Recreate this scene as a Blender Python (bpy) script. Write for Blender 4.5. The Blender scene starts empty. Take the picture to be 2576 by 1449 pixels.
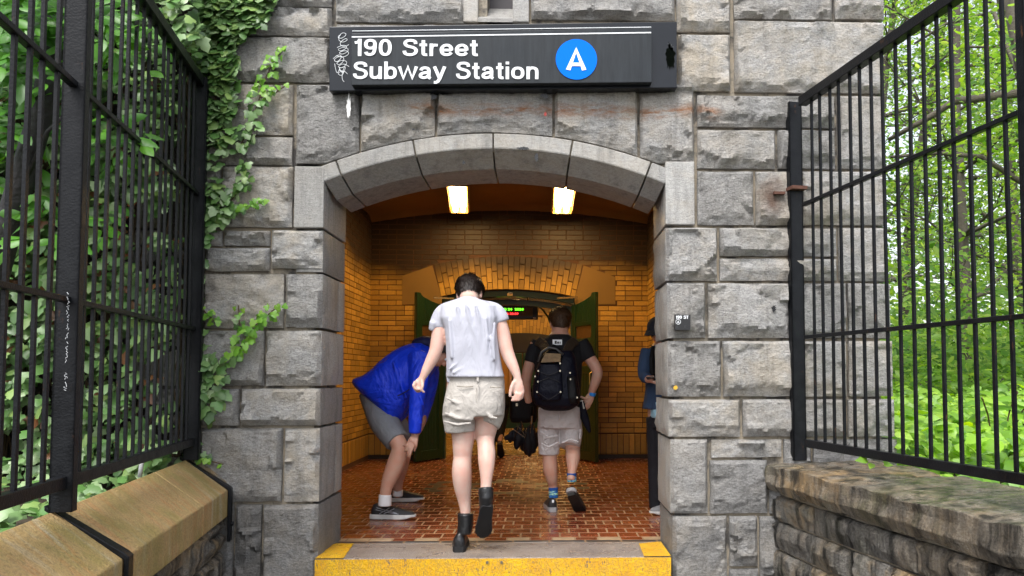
import bpy, bmesh, math, random
import numpy as np
from mathutils import Vector, Matrix, noise
R = math.radians
random.seed(7); rng = np.random.default_rng(7)
sc = bpy.context.scene
COL = sc.collection
# ---------------------------------------------------------------- camera
FPX, CX, CY, PITCH, YAW, EYE = 2000.0, 1430.0, 845.0, 0.05, 0.03, 1.076
cd = bpy.data.cameras.new('camera'); cam = bpy.data.objects.new('camera', cd); COL.objects.link(cam)
cam.location = (0, 0, EYE); cam.rotation_euler = (math.pi/2 + PITCH, 0, -YAW)
cd.sensor_width = 36; cd.lens = FPX/2576*36
cd.shift_x = (1288-CX)/2576; cd.shift_y = (CY-724.5)/2576
cd.clip_start = 0.05; cd.clip_end = 500
sc.camera = cam
# ---------------------------------------------------------------- sky, sun, exposure
w = bpy.data.worlds.new('World'); sc.world = w; w.use_nodes = True
nt = w.node_tree; bg = nt.nodes['Background']
sky = nt.nodes.new('ShaderNodeTexSky'); sky.sky_type = 'NISHITA'; sky.sun_disc = False
sky.sun_elevation = R(58); sky.sun_rotation = R(200); sky.dust_density = 3.0; sky.air_density = 1.0; sky.ozone_density = 0.6
hs = nt.nodes.new('ShaderNodeHueSaturation'); hs.inputs['Saturation'].default_value = 0.36; hs.inputs['Value'].default_value = 1.35
nt.links.new(sky.outputs[0], hs.inputs['Color']); nt.links.new(hs.outputs[0], bg.inputs['Color'])
bg.inputs['Strength'].default_value = 0.15
sd = bpy.data.lights.new('sun', 'SUN'); sd.energy = 1.5; sd.angle = R(25); sd.color = (1, 0.985, 0.965)
sun = bpy.data.objects.new('sun', sd); COL.objects.link(sun)
sun.location = (-3, -8, 14); sun.rotation_euler = (R(32), 0, R(-20))
sc.view_settings.view_transform = 'Standard'; sc.view_settings.look = 'None'
sc.view_settings.exposure = 0.86; sc.view_settings.gamma = 1.0
sc.render.engine = 'CYCLES'
sc.cycles.max_bounces = 8; sc.cycles.diffuse_bounces = 4; sc.cycles.glossy_bounces = 3
sc.cycles.transmission_bounces = 4; sc.cycles.transparent_max_bounces = 6
sc.cycles.sample_clamp_indirect = 6
# ---------------------------------------------------------------- geometry of the view (measured image point + real depth -> place)
_ca, _sa, _cb, _sb = math.cos(PITCH), math.sin(PITCH), math.cos(YAW), math.sin(YAW)
FW = Vector((_sb*_ca, _cb*_ca, _sa)); RT = Vector((_cb, -_sb, 0)); UP = RT.cross(FW)
def ray(px, py): return FW + RT*((px-CX)/FPX) - UP*((py-CY)/FPX)
def W(px, py, Y):
    r = ray(px, py); k = Y/r.y
    return Vector((r.x*k, Y, EYE + r.z*k))
def F(px, py, Z=0.0):
    r = ray(px, py); k = (Z-EYE)/r.z
    return Vector((r.x*k, r.y*k, Z))
YW = 4.85
def tag(o, label=None, cat=None, group=None, kind=None):
    if label: o['label'] = label
    if cat: o['category'] = cat
    if group: o['group'] = group
    if kind: o['kind'] = kind
    return o
def empty(name, loc=(0,0,0), label=None, cat=None, group=None, kind=None):
    o = bpy.data.objects.new(name, None); COL.objects.link(o); o.location = loc
    o.empty_display_size = 0.1
    return tag(o, label, cat, group, kind)
def wm(o):
    return (wm(o.parent) @ o.matrix_parent_inverse @ o.matrix_basis) if o.parent else o.matrix_basis.copy()
def link(name, me, mat=None, parent=None):
    o = bpy.data.objects.new(name, me); COL.objects.link(o)
    if mat and not me.materials: me.materials.append(mat)
    if parent: o.parent = parent; o.matrix_parent_inverse = wm(parent).inverted()
    return o
def me_from(name, v, f, smooth=False):
    m = bpy.data.meshes.new(name); m.from_pydata([tuple(p) for p in v], [], f); m.update()
    if smooth: m.polygons.foreach_set('use_smooth', [True]*len(m.polygons))
    return m
def mesh(name, v, f, mat, parent=None, smooth=False, **k):
    return tag(link(name, me_from(name, v, f, smooth), mat, parent), **k)
BOXF = [(0,3,2,1),(4,5,6,7),(0,1,5,4),(1,2,6,5),(2,3,7,6),(3,0,4,7)]
def boxv(c, ax, ay, az):
    c = Vector(c)
    return [c+ax*sx+ay*sy+az*sz for sz in (-1,1) for sx, sy in ((-1,-1),(1,-1),(1,1),(-1,1))]
class MB:
    def __init__(s): s.v = []; s.f = []
    def add(s, v, f):
        n = len(s.v); s.v += [Vector(p) for p in v]; s.f += [tuple(i+n for i in q) for q in f]; return s
    def box(s, c, size, rz=0.0):
        a = Vector((math.cos(rz), math.sin(rz), 0)); b = Vector((-math.sin(rz), math.cos(rz), 0))
        return s.add(boxv(c, a*size[0]/2, b*size[1]/2, Vector((0,0,size[2]/2))), BOXF)
    def bar(s, p, q, w, h, up=Vector((0,0,1))):
        p, q = Vector(p), Vector(q); d = (q-p); L = d.length; d.normalize()
        a = d.cross(up)
        if a.length < 1e-4: a = Vector((1,0,0))
        a.normalize(); b = a.cross(d)
        return s.add(boxv((p+q)/2, a*w/2, d*L/2, b*h/2), BOXF)
    def tube(s, pts, radii, n=10, cap=True, flat=None):
        pts = [Vector(p) for p in pts]
        if not hasattr(radii, '__len__'): radii = [radii]*len(pts)
        base = len(s.v); rings = []
        ref = None
        for i, p in enumerate(pts):
            t = (pts[min(i+1, len(pts)-1)] - pts[max(i-1, 0)]).normalized()
            if ref is None: ref = t.orthogonal().normalized()
            ref = (ref - t*ref.dot(t)).normalized(); b = t.cross(ref)
            s.v += [p + (ref*math.cos(2*math.pi*k/n) + b*math.sin(2*math.pi*k/n))*radii[i] for k in range(n)]
        for i in range(len(pts)-1):
            for k in range(n):
                a0 = base+i*n+k; a1 = base+i*n+(k+1)%n
                s.f.append((a0, a1, a1+n, a0+n))
        if cap:
            s.f.append(tuple(base+k for k in range(n))[::-1]); s.f.append(tuple(base+(len(pts)-1)*n+k for k in range(n)))
        return s
    def build(s, name, mat, parent=None, smooth=False, bevel=0, **k):
        o = mesh(name, s.v, s.f, mat, parent, smooth, **k)
        if bevel:
            m = o.modifiers.new('bevel', 'BEVEL'); m.width = bevel; m.segments = 2; m.limit_method = 'ANGLE'
        return o
# ---------------------------------------------------------------- materials
class N:
    def __init__(s, name):
        s.m = bpy.data.materials.new(name); s.m.use_nodes = True; s.t = s.m.node_tree
        s.b = s.t.nodes['Principled BSDF']; s.out = s.t.nodes['Material Output']
    def n(s, typ, **k):
        x = s.t.nodes.new('ShaderNode'+typ)
        for a, v in k.items():
            if a.startswith('i_'): x.inputs[a[2:].replace('_', ' ')].default_value = v
            else: setattr(x, a, v)
        return x
    def l(s, a, b): s.t.links.new(a, b)
    def pos(s, scale=(1,1,1), rot=(0,0,0)):
        g = s.n('NewGeometry'); m = s.n('Mapping'); m.inputs['Scale'].default_value = scale; m.inputs['Rotation'].default_value = rot
        s.l(g.outputs['Position'], m.inputs['Vector']); return m.outputs[0]
    def noise(s, vec, scale, detail=4, rough=.55, dist=0):
        x = s.n('TexNoise'); x.inputs['Scale'].default_value = scale; x.inputs['Detail'].default_value = detail
        x.inputs['Roughness'].default_value = rough; x.inputs['Distortion'].default_value = dist
        s.l(vec, x.inputs['Vector']); return x.outputs['Fac']
    def ramp(s, fac, stops, interp='LINEAR'):
        x = s.n('ValToRGB'); x.color_ramp.interpolation = interp; e = x.color_ramp.elements
        e[0].position = stops[0][0]; e[1].position = stops[-1][0]
        for q_ in stops[1:-1]: e.new(q_[0])
        for i, (p, c) in enumerate(stops):
            e[i].color = (c, c, c, 1) if not hasattr(c, '__len__') else tuple(c)+(1,)
        s.l(fac, x.inputs[0]); return x.outputs[0]
    def mix(s, fac, a, b, mode='MIX'):
        x = s.n('Mix', data_type='RGBA', blend_type=mode)
        for sock, v in ((x.inputs[0], fac), (x.inputs[6], a), (x.inputs[7], b)):
            if hasattr(v, 'is_linked') or isinstance(v, bpy.types.NodeSocket): s.l(v, sock)
            elif hasattr(v, '__len__'): sock.default_value = tuple(v)+(1,)
            else: sock.default_value = v
        return x.outputs[2]
    def math(s, op, a, b=0.0, clamp=False):
        x = s.n('Math', operation=op); x.use_clamp = clamp
        for sock, v in ((x.inputs[0], a), (x.inputs[1], b)):
            if isinstance(v, bpy.types.NodeSocket): s.l(v, sock)
            else: sock.default_value = v
        return x.outputs[0]
    def bump(s, h, dist, strength=1.0, prev=None):
        x = s.n('Bump'); x.inputs['Distance'].default_value = dist; x.inputs['Strength'].default_value = strength
        s.l(h, x.inputs['Height'])
        if prev: s.l(prev, x.inputs['Normal'])
        return x.outputs[0]
    def set(s, color=None, rough=None, normal=None, metal=None, spec=None):
        for nm, v in (('Base Color', color), ('Roughness', rough), ('Normal', normal), ('Metallic', metal), ('Specular IOR Level', spec)):
            if v is None: continue
            if isinstance(v, bpy.types.NodeSocket): s.l(v, s.b.inputs[nm])
            elif hasattr(v, '__len__'): s.b.inputs[nm].default_value = tuple(v)+(1,)
            else: s.b.inputs[nm].default_value = v
        return s.m
def plain(name, c, rough=.5, metal=0, bump=0, bscale=60, var=.25, vscale=9, spec=.5):
    a = N(name); p = a.pos(); f = a.noise(p, vscale, 5)
    col = a.mix(f, tuple(x*(1-var) for x in c), tuple(min(1, x*(1+var)) for x in c))
    nrm = a.bump(a.noise(p, bscale, 4), bump) if bump else None
    return a.set(col, rough, nrm, metal, spec)
def stone_mat(name, dark, light, tan, tanamt=.5, rust=False, smoothness=0, streak=.5, rough=(.5,.85), moss=0):
    a = N(name); p = a.pos(); oi = a.n('ObjectInfo'); rnd = oi.outputs['Random']
    big = a.noise(p, 2.2, 5, .6, .6); mid = a.noise(p, 9, 6, .65, .3); grain = a.noise(p, 130, 3, .7); fl = a.noise(a.pos((1,1,2.5)), 45, 4, .7)
    c = a.mix(a.ramp(grain, [(.3, 0), (.7, 1)]), dark, light)
    c = a.mix(a.math('MULTIPLY', a.ramp(fl, [(.38, 0), (.62, 1)]), .45), c, tuple(min(1, x*1.35) for x in light))
    tf = a.math('MULTIPLY', a.ramp(a.math('ADD', a.math('MULTIPLY', mid, .6), a.math('MULTIPLY', big, .6)), [(.52, 0), (.72, 1)]), a.math('ADD', a.math('MULTIPLY', rnd, tanamt*1.3), tanamt*.25), True)
    c = a.mix(tf, c, tan)
    # dark weathering runs
    st = a.noise(a.pos((9, 9, .9)), 1.6, 5, .65)
    sf = a.math('MULTIPLY', a.ramp(st, [(.5-.08*(streak > .8), 0), (.72-.1*(streak > .8), 1)]), streak)
    c = a.mix(sf, c, tuple(x*.28 for x in dark))
    # paler / darker single blocks
    v = a.math('ADD', .78, a.math('MULTIPLY', rnd, .42)); cv = a.n('CombineXYZ')
    for i in range(3): a.l(v, cv.inputs[i])
    c = a.mix(1.0, c, cv.outputs[0], 'MULTIPLY')
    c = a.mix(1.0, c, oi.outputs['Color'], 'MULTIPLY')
    if moss:
        g = a.ramp(a.noise(p, 5, 5, .7), [(.5, 0), (.68, 1)]); c = a.mix(a.math('MULTIPLY', g, moss), c, (.13, .13, .045))
    if rust:
        s = a.n('SeparateXYZ'); a.l(a.pos(), s.inputs[0])
        wob = a.math('MULTIPLY', a.math('SUBTRACT', a.noise(a.pos((1,1,1)), 3, 4, .6), .5), .12)
        d = a.math('ABSOLUTE', a.math('ADD', a.math('SUBTRACT', s.outputs[2], 2.715), wob))
        band = a.ramp(d, [(.0, 1), (.012, .7), (.055, 0)])
        br = a.ramp(a.noise(a.pos((1,1,4)), 6, 6, .75), [(.4, 0), (.58, 1)])
        xm = a.ramp(a.math('ABSOLUTE', a.math('SUBTRACT', s.outputs[0], 0.12)), [(.0, 1), (.92, 1), (1.0, .0)])
        rf = a.math('MULTIPLY', a.math('MULTIPLY', band, br), a.math('MULTIPLY', xm, .9))
        c = a.mix(rf, c, (.33,.12,.025))
        dx = a.math('SUBTRACT', s.outputs[0], 1.40); dz = a.math('MULTIPLY', a.math('SUBTRACT', s.outputs[2], 2.17), .62)
        rr_ = a.math('SQRT', a.math('ADD', a.math('MULTIPLY', dx, dx), a.math('MULTIPLY', dz, dz)))
        rs = a.ramp(a.math('ADD', rr_, a.math('MULTIPLY', a.math('SUBTRACT', a.noise(p, 12, 5, .7), .5), .12)), [(.02,.85),(.11,0)])
        c = a.mix(rs, c, (.10,.045,.025))
    nb = a.bump(a.noise(p, 16, 6, .62), .032 if not smoothness else .004)
    nb = a.bump(a.noise(a.pos((1,1,1.8)), 48, 5, .75), .021 if not smoothness else .003, 1, nb)
    nb = a.bump(grain, .003, 1, nb)
    rr = a.ramp(a.noise(p, 3, 4), [(.35, rough[0]), (.65, rough[1])])
    return a.set(c, rr, nb, 0, .4)
M = {}
M['stone'] = stone_mat('granite', (.19,.186,.18), (.50,.49,.475), (.51,.41,.27), .34, rust=True, streak=.36)
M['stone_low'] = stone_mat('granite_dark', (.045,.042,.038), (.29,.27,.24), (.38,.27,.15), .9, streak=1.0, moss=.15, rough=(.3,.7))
M['smooth_stone'] = stone_mat('dressed_stone', (.225,.222,.212), (.38,.372,.355), (.36,.30,.22), .3, smoothness=1, streak=.45)
M['coping_l'] = None
def coping_mat():
    a = N('sandstone_coping'); s = a.pos((1.2, 9, 1.2), (0,0,R(-10)))
    g = a.noise(a.pos((1,5.5,1), (0,0,R(-10))), 1.6, 5, .6, .4); fine = a.noise(a.pos(), 90, 4, .7)
    c = a.ramp(g, [(.3, (.46,.38,.26)), (.43, (.42,.29,.12)), (.52, (.42,.28,.13)), (.56, (.42,.23,.09)), (.62, (.42,.31,.14)), (.72, (.50,.45,.37))])
    c = a.mix(a.math('MULTIPLY', a.ramp(a.noise(a.pos(), 4, 5, .65), [(.45,0),(.62,1)]), .6), c, (.22,.20,.05))
    c = a.mix(a.math('MULTIPLY', a.ramp(fine, [(.38,1),(.55,0)]), .5), c, (.16,.12,.06))
    return a.set(c, a.ramp(g, [(.4,.5),(.6,.8)]), a.bump(a.noise(a.pos(), 35, 5, .7), .006, 1, a.bump(fine, .004)), 0, .35)
M['coping_l'] = coping_mat()
M['coping_r'] = stone_mat('wet_coping', (.055,.045,.032), (.40,.35,.28), (.42,.27,.12), 1.1, streak=.9, moss=.35, rough=(.10,.45))
def mortar():
    a = N('mortar'); p = a.pos(); f = a.ramp(a.noise(p, 3.5, 5, .7, .5), [(.4, (.06,.055,.05)), (.52, (.30,.26,.20)), (.7, (.38,.31,.22))])
    return a.set(f, .85, a.bump(a.noise(p, 80, 4), .006))
M['mortar'] = mortar()
def iron():
    a = N('painted_iron'); p = a.pos(); n1 = a.noise(p, 14, 6, .7); c = a.mix(a.ramp(n1, [(.35,0),(.7,1)]), (.003,.0035,.005), (.009,.010,.012))
    r = a.ramp(a.noise(a.pos((3,3,.8)), 9, 6, .75), [(.63,0),(.72,1)]); c = a.mix(a.math('MULTIPLY', r, .7), c, (.13,.055,.022))
    return a.set(c, a.ramp(n1, [(.3,.28),(.7,.5)]), a.bump(a.noise(p, 120, 4), .0015), 0, .22)
M['iron'] = iron()
# ================================================================ the stone station front
XC, ZC = None, None
pl = W(817, 467, YW); pr = W(1673, 456, YW)
XC = (pl.x+pr.x)/2; HW = (pr.x-pl.x)/2
apex1 = W(1244, 375.6, YW).z; zs = (pl.z+pr.z)/2; sag = apex1 - zs
R1 = (HW*HW + sag*sag)/(2*sag); ZC = apex1 - R1; R2 = R1-.085; RO = W(1244, 337.5, YW).z - ZC
ANG = math.asin(HW/R1)
YB = YW+.53
station = empty('stone_station', (XC, YW, 0), 'grey rough-faced granite subway station building with an arched entrance', 'building')
def fbm(p, o=5):
    return noise.fractal(p, 1.0, 2.0, o)
def chip(p):
    # faceted rock: ridged noise plus broken planes
    d = noise.voronoi(p*1.0)[0]
    return (d[1]-d[0])*.6 + fbm(p*1.7, 4)*.35
def rock(name, xl, xr, zb, zt, y0, parent, mat, depth=.045, topf=None, botf=None, right=None, left=None, thick=.22, tint=1.0, seed=None, frame=None, cell=.017, under=None):
    """one block: a broken, bulging front with worked margins; sides run back into the wall.
    topf/botf(x): limits of the outline; frame(x,dy,z)->world for walls that run another way."""
    seed = random.random()*100 if seed is None else seed
    nx = max(4, int((xr-xl)/cell)); nz = max(4, int((zt-zb)/cell))
    nx, nz = min(nx, 54), min(nz, 34)
    und = random.uniform(.5, 1.3) if under is None else under
    v = []; f = []
    jit = lambda a, b: (noise.noise(Vector((a*9+seed, b*9, seed)))*.004)
    rough = random.uniform(.6, 1.25)
    for j in range(nz+1):
        for i in range(nx+1):
            u = i/nx; t = j/nz
            x = xl+(xr-xl)*u
            b = zb if botf is None else max(zb, botf(x)); tp = zt if topf is None else min(zt, topf(x))
            z = b+(tp-b)*t
            ex = min(x-xl, xr-x); ez = min(z-b, tp-z)
            if i in (0, nx): x += jit(z, 1)
            if j in (0, nz): z += jit(x, 2)
            e = max(0.0, min(ex, ez))
            m = min(1, e/.018); m = m*m*(3-2*m)
            wx = .012*noise.noise(Vector((x*14, z*14, seed)))
            p = Vector(((x+wx)*6.5+seed, seed*1.7, (z-wx)*9.0))
            dd, pp = noise.voronoi(p)
            cr = noise.cell(pp[0]*7.31)
            tiltp = (p-pp[0]).dot(Vector((noise.cell(pp[0]*3.1)-.5, 0, noise.cell(pp[0]*5.7)-.5)))
            edge_w = 1-min(1, e/.085); edge_w = max(0, edge_w)
            w_ = .13+.87*edge_w
            h = depth*(.75+.5*fbm(Vector((x*2.2+seed, seed, z*2.2)), 3)) - depth*w_*(.75*cr+.55*abs(tiltp))*rough*(.4+.9*max(0, .5+noise.noise(Vector((x*3+seed, 7, z*3)))))
            h += .007*fbm(Vector((x*34, seed, z*34)), 3)
            lowf = .05+.04*noise.noise(Vector((x*9+seed, 3.1, seed)))+.02*noise.noise(Vector((x*31+seed, 1.1, seed)))
            if (z-b) < lowf*und:
                q = max(0, (z-b)/(lowf*und)); h = h*(.15+.55*q) + .010*noise.noise(Vector((x*26, z*50, seed)))
            h = max(h, -.004)*m
            v.append((x, -h, z))
    w1 = nx+1
    for j in range(nz):
        for i in range(nx):
            a = j*w1+i; f.append((a, a+1, a+w1+1, a+w1))
    # perimeter back
    per = [i for i in range(w1)] + [j*w1+nx for j in range(1, nz+1)] + [nz*w1+i for i in range(nx-1, -1, -1)] + [j*w1 for j in range(nz-1, 0, -1)]
    base = len(v)
    for a in per: x, y, z = v[a]; v.append((x, thick, z))
    L = len(per)
    for k in range(L):
        a, b2 = per[k], per[(k+1) % L]; f.append((a, base+k, base+(k+1) % L, b2))
    fr = frame or (lambda x, d, z: Vector((x, y0+d, z)))
    v = [fr(x, d, z) for x, d, z in v]
    o = mesh(name, v, f, mat, parent, True)
    try: o.data.set_sharp_from_angle(angle=R(28))
    except Exception: pass
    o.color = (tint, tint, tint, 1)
    return o
def arc_out(x, pad=.012):
    d = x-XC
    return ZC+math.sqrt(max(0.0, (RO+pad)**2-d*d)) if abs(d) < HW*1.02 else -9
JW = 4  # half joint, image px
def stone_px(xl, yt, xr, yb, tint=1.0, **k):
    """block measured in the photograph on the front plane"""
    a = W(xl, (yt+yb)/2, YW); b = W(xr, (yt+yb)/2, YW); zt = W((xl+xr)/2, yt, YW).z; zb = W((xl+xr)/2, yb, YW).z
    return rock('stone', a.x, b.x, zb, zt, YW, station, k.pop('mat', M['stone']), tint=tint, **k)
S = []
# left of the arch  (xl, yt, xr, yb, tint)
for r in [(200,-150,512,-68),(520,-150,835,-5,1.0),(360,-60,640,14),(645,-2,835,16),(380,20,555,88),(562,20,834,89),(250,96,548,206),(555,95,834,206),
          (300,213,555,340),(560,213,736,338),(330,346,520,414),(526,345,735,415),(280,421,552,572),(559,420,735,572),
          (300,580,558,617),(565,580,678,617),(684,580,812,675),(250,624,512,682),(519,624,678,682),
          (280,690,508,826),(515,690,713,825),(720,690,811,822),(240,832,508,970),(515,832,663,970),(670,832,808,970),
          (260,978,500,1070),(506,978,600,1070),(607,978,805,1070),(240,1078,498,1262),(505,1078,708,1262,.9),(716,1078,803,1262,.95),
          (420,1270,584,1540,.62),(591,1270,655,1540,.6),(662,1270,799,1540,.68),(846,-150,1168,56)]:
    S.append(r)
# above the sign, over the arch
for r in [(1336,-150,1696,50),(1703,-150,1836,-68),(1703,-60,1836,80),(1846,-150,2091,48),(2100,-150,2222,48),(1848,55,2222,233),
          (1706,88,1836,229),(846,64,1160,206),(1167,64,1420,206),(1428,64,1699,206),
          (1755,242,2098,320),(1755,328,1950,424),(1958,328,2100,424),(2107,242,2224,424),(1755,432,1895,566),(1902,432,2003,566),(2010,432,2227,566),
          (1811,574,2104,644),(1811,651,2104,706),(2111,574,2232,707),(1782,713,1984,850),(1991,713,2128,850),(2135,713,2239,850),
          (1820,858,2129,997),(2136,858,2245,997),(1869,1005,2128,1098),(2135,1005,2250,1098),
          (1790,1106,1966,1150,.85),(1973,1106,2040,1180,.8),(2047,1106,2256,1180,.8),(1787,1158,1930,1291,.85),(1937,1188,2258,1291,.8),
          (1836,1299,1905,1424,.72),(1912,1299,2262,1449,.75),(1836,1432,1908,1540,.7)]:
    S.append(r)
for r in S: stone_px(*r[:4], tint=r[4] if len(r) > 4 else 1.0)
for xl, xr in ((746,903),(909,1093),(1100,1389),(1396,1603),(1610,1745)):
    stone_px(xl, 214 if xl < 900 else 212, xr, 411, botf=arc_out, under=1.1)
# quoins that turn into the reveal (front face rough, jamb side dressed)
def quoin(xl, yt, xr, yb, side, tint=1.0):
    zt = W(xl, yt, YW).z; zb = W(xl, yb, YW).z
    a = W(xl, (yt+yb)/2, YW).x; b = W(xr, (yt+yb)/2, YW).x
    o = rock('stone', a, b, zb, zt, YW, station, M['stone'], thick=.2, tint=tint, depth=.03)
    # jamb block behind the rough face
    x0 = b if side < 0 else a
    fr = (lambda x, d, z: Vector((x0-d*1.0-.001, x, z))) if side < 0 else (lambda x, d, z: Vector((x0+d+.001, x, z)))
    ysp = random.choice([.53, .53, .34])
    o2 = rock('stone', YW+.012, YW+min(ysp, .53), zb, zt, 0, station, M['smooth_stone'], thick=.16, depth=.010, tint=tint*.8, frame=fr, cell=.05, under=.3)
    if ysp < .5:
        rock('stone', YW+ysp+.012, YW+.53, zb, zt, 0, station, M['smooth_stone'], thick=.16, depth=.010, tint=tint*.75, frame=fr, cell=.05, under=.3)
for r in [(684,580,812,675,-1),(720,690,811,822,-1),(670,832,808,970,-1),(607,978,805,1070,-1),(716,1078,803,1262,-1),(662,1270,799,1540,-1)]: pass
for (yt, yb, x) in ((580,684,812),(690,824,811),(832,970,808),(978,1070,805),(1078,1262,803),(1270,1540,799)):
    zt = W(x, yt, YW).z; zb = W(x, yb, YW).z; x0 = W(x, (yt+yb)/2, YW).x
    fr = lambda q, d, z, x0=x0: Vector((x0-d+.001, q, z))
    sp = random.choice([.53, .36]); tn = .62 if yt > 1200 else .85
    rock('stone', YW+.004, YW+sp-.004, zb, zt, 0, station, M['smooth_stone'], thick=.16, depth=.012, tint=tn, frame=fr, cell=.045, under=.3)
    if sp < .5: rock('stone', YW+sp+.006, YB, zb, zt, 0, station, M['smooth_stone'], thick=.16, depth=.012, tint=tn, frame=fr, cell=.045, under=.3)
for (xl, yt, xr, yb, tn) in ((1675,573,1803,706,1),(1679,712,1774,850,1),(1680,858,1813,997,1),(1682,1005,1861,1098,1),(1687,1106,1779,1291,.95),(1693,1299,1828,1540,.75)):
    stone_px(xl, yt, xr, yb, tint=tn)
    zt = W(xl, yt, YW).z; zb = W(xl, yb, YW).z; x0 = W(xl, (yt+yb)/2, YW).x
    fr = lambda q, d, z, x0=x0: Vector((x0+d-.001, q, z))
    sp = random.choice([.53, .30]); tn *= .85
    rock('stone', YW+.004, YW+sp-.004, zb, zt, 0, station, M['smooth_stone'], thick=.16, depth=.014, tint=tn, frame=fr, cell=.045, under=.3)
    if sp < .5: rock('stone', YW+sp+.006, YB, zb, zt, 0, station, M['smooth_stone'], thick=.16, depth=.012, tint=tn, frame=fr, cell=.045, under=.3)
# springer blocks (dressed) left and right of the arch
for (xl, yt, xr, yb) in ((742,420,817,574),(1673,408,1746,566)):
    a = W(xl, 500, YW).x; b = W(xr, 500, YW).x; zt = W(xl, yt, YW).z; zb = W(xl, yb, YW).z
    if xl < 1000: b = XC-HW
    else: a = XC+HW
    m = MB(); m.add(boxv(((a+b)/2, (YW-.02+YB)/2, (zt+zb)/2), Vector(((b-a)/2,0,0)), Vector((0,(YB-YW+.02)/2,0)), Vector((0,0,(zt-zb)/2))), BOXF)
    m.build('springer_stone', M['smooth_stone'], station, bevel=.006)
# voussoirs of the smooth arch: face band, splay, soffit
cuts = [W(px, py, YW) for px, py in ((1041,362),(1241,338),(1441,353))]
angs = [-ANG*1.0] + [math.atan2(W(850,416,YW).x-XC, W(850,416,YW).z-ZC)] + [math.atan2(c.x-XC, c.z-ZC) for c in cuts] + [math.atan2(W(1640,404,YW).x-XC, W(1640,404,YW).z-ZC)] + [ANG*1.0]
for k in range(len(angs)-1):
    g = .0018; a0, a1 = angs[k]+g, angs[k+1]-g
    if k == 0: a0 = angs[0]
    n = 10; prof = [(RO, YW-.015), (R1+.004, YW-.015), (R1, YW-.011), (R2, YW+.15), (R2, YB), (RO, YB)]
    v = []; f = []
    for i in range(n+1):
        a = a0+(a1-a0)*i/n
        for r_, y_ in prof: v.append((XC+r_*math.sin(a), y_, ZC+r_*math.cos(a)))
    q = len(prof)
    for i in range(n):
        for j in range(q):
            A = i*q+j; B = i*q+(j+1) % q; f.append((A, B, B+q, A+q))
    f.append(tuple(range(q))[::-1]); f.append(tuple(n*q+j for j in range(q)))
    o = mesh('arch_stone', v, f, M['smooth_stone'], station)
    t = random.uniform(.88, 1.05); o.color = (t, t, t, 1)
    bv = o.modifiers.new('bevel', 'BEVEL'); bv.width = .004; bv.segments = 1; bv.limit_method = 'ANGLE'
# slit window over the sign
yw2 = YW
for (x0, x1) in ((1166,1203),(1290,1331)):
    a = W(x0, 0, YW).x; b = W(x1, 0, YW).x; z0 = W(x0, 57, YW).z
    MB().box(((a+b)/2, YW+.10, z0+.5), (b-a, .23, 1.0)).build('window_jamb', M['smooth_stone'], station, bevel=.006)
a = W(1203, 0, YW).x; b = W(1290, 0, YW).x; z0 = W(1240, 57, YW).z; zsill = W(1240, 48, YW).z
v = [(a,YW-.01,z0),(b,YW-.01,z0),(b,YW-.01,zsill),(a,YW-.01,zsill),(a,YW+.2,zsill+.16),(b,YW+.2,zsill+.16),(a,YW+.2,z0),(b,YW+.2,z0)]
mesh('window_sill', v, [(0,1,2,3),(3,2,5,4),(0,3,4,6),(1,7,5,2)], M['smooth_stone'], station)
MB().box(((a+b)/2, YW+.22, z0+.6), (b-a, .02, 1.0)).build('window_grille', plain('dark_opening', (.05,.045,.05), .6), station)
# mortar core of the wall with the opening in it
core = MB(); ZT = 5.2; XR = W(2222, 500, YW).x
cyc, cth = YW+.036, .49
def slab(x0, x1, z0, z1): core.box(((x0+x1)/2, YW+.024+(YB-YW-.03)/2, (z0+z1)/2), (x1-x0, YB-YW-.03, z1-z0))
slab(-4.4, XC-HW-.05, -1.2, 2.6); slab(XC+HW+.05, XR-.03, -1.2, 2.6)
xs = np.linspace(-4.4, XR-.03, 70)
for i in range(len(xs)-1):
    x0, x1 = xs[i], xs[i+1]
    lo = 2.6
    if abs(x0-XC) < HW+.1 or abs(x1-XC) < HW+.1:
        dd = min(HW, min(abs(x0-XC), abs(x1-XC))); lo = ZC+math.sqrt((R2+.075)**2-dd*dd)
        lo = max(lo, 2.2)
    if a-.03 < x0 and x1 < b+.03:
        slab(x0, x1, lo, z0)
    else: slab(x0, x1, lo, ZT)
core.box((XR-.12, (YB+11)/2, 2), (.16, 11-YB, 6.4)); 
core.box((-4.32, (YB+11)/2, 2), (.16, 11-YB, 6.4)); core.box(((XR-4.4)/2, 8.0, ZT+.05), (XR+4.4, 6.4, .1))
core.build('mortar_core', M['mortar'], station)
# side of the building beyond the corner: flank stones
zc = W(2222, 233, YW).z
rows_ = [W(2222, y, YW).z for y in (-150,52,237,428,570,710,854,1001,1102,1184,1295,1540)]
for i in range(len(rows_)-1):
    y = YW+.0
    while y < 10.6:
        L = random.uniform(.4, .8)
        if y > YW: rock('stone', y+.008, y+L-.008, rows_[i+1]+.01, rows_[i]-.01, 0, station, M['stone'], thick=.1, cell=.07, frame=lambda q, d, z: Vector((XR-.045-d, q, z)) if False else Vector((XR-.03-d, q, z)))
        else: L = .012
        y += L
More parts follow.
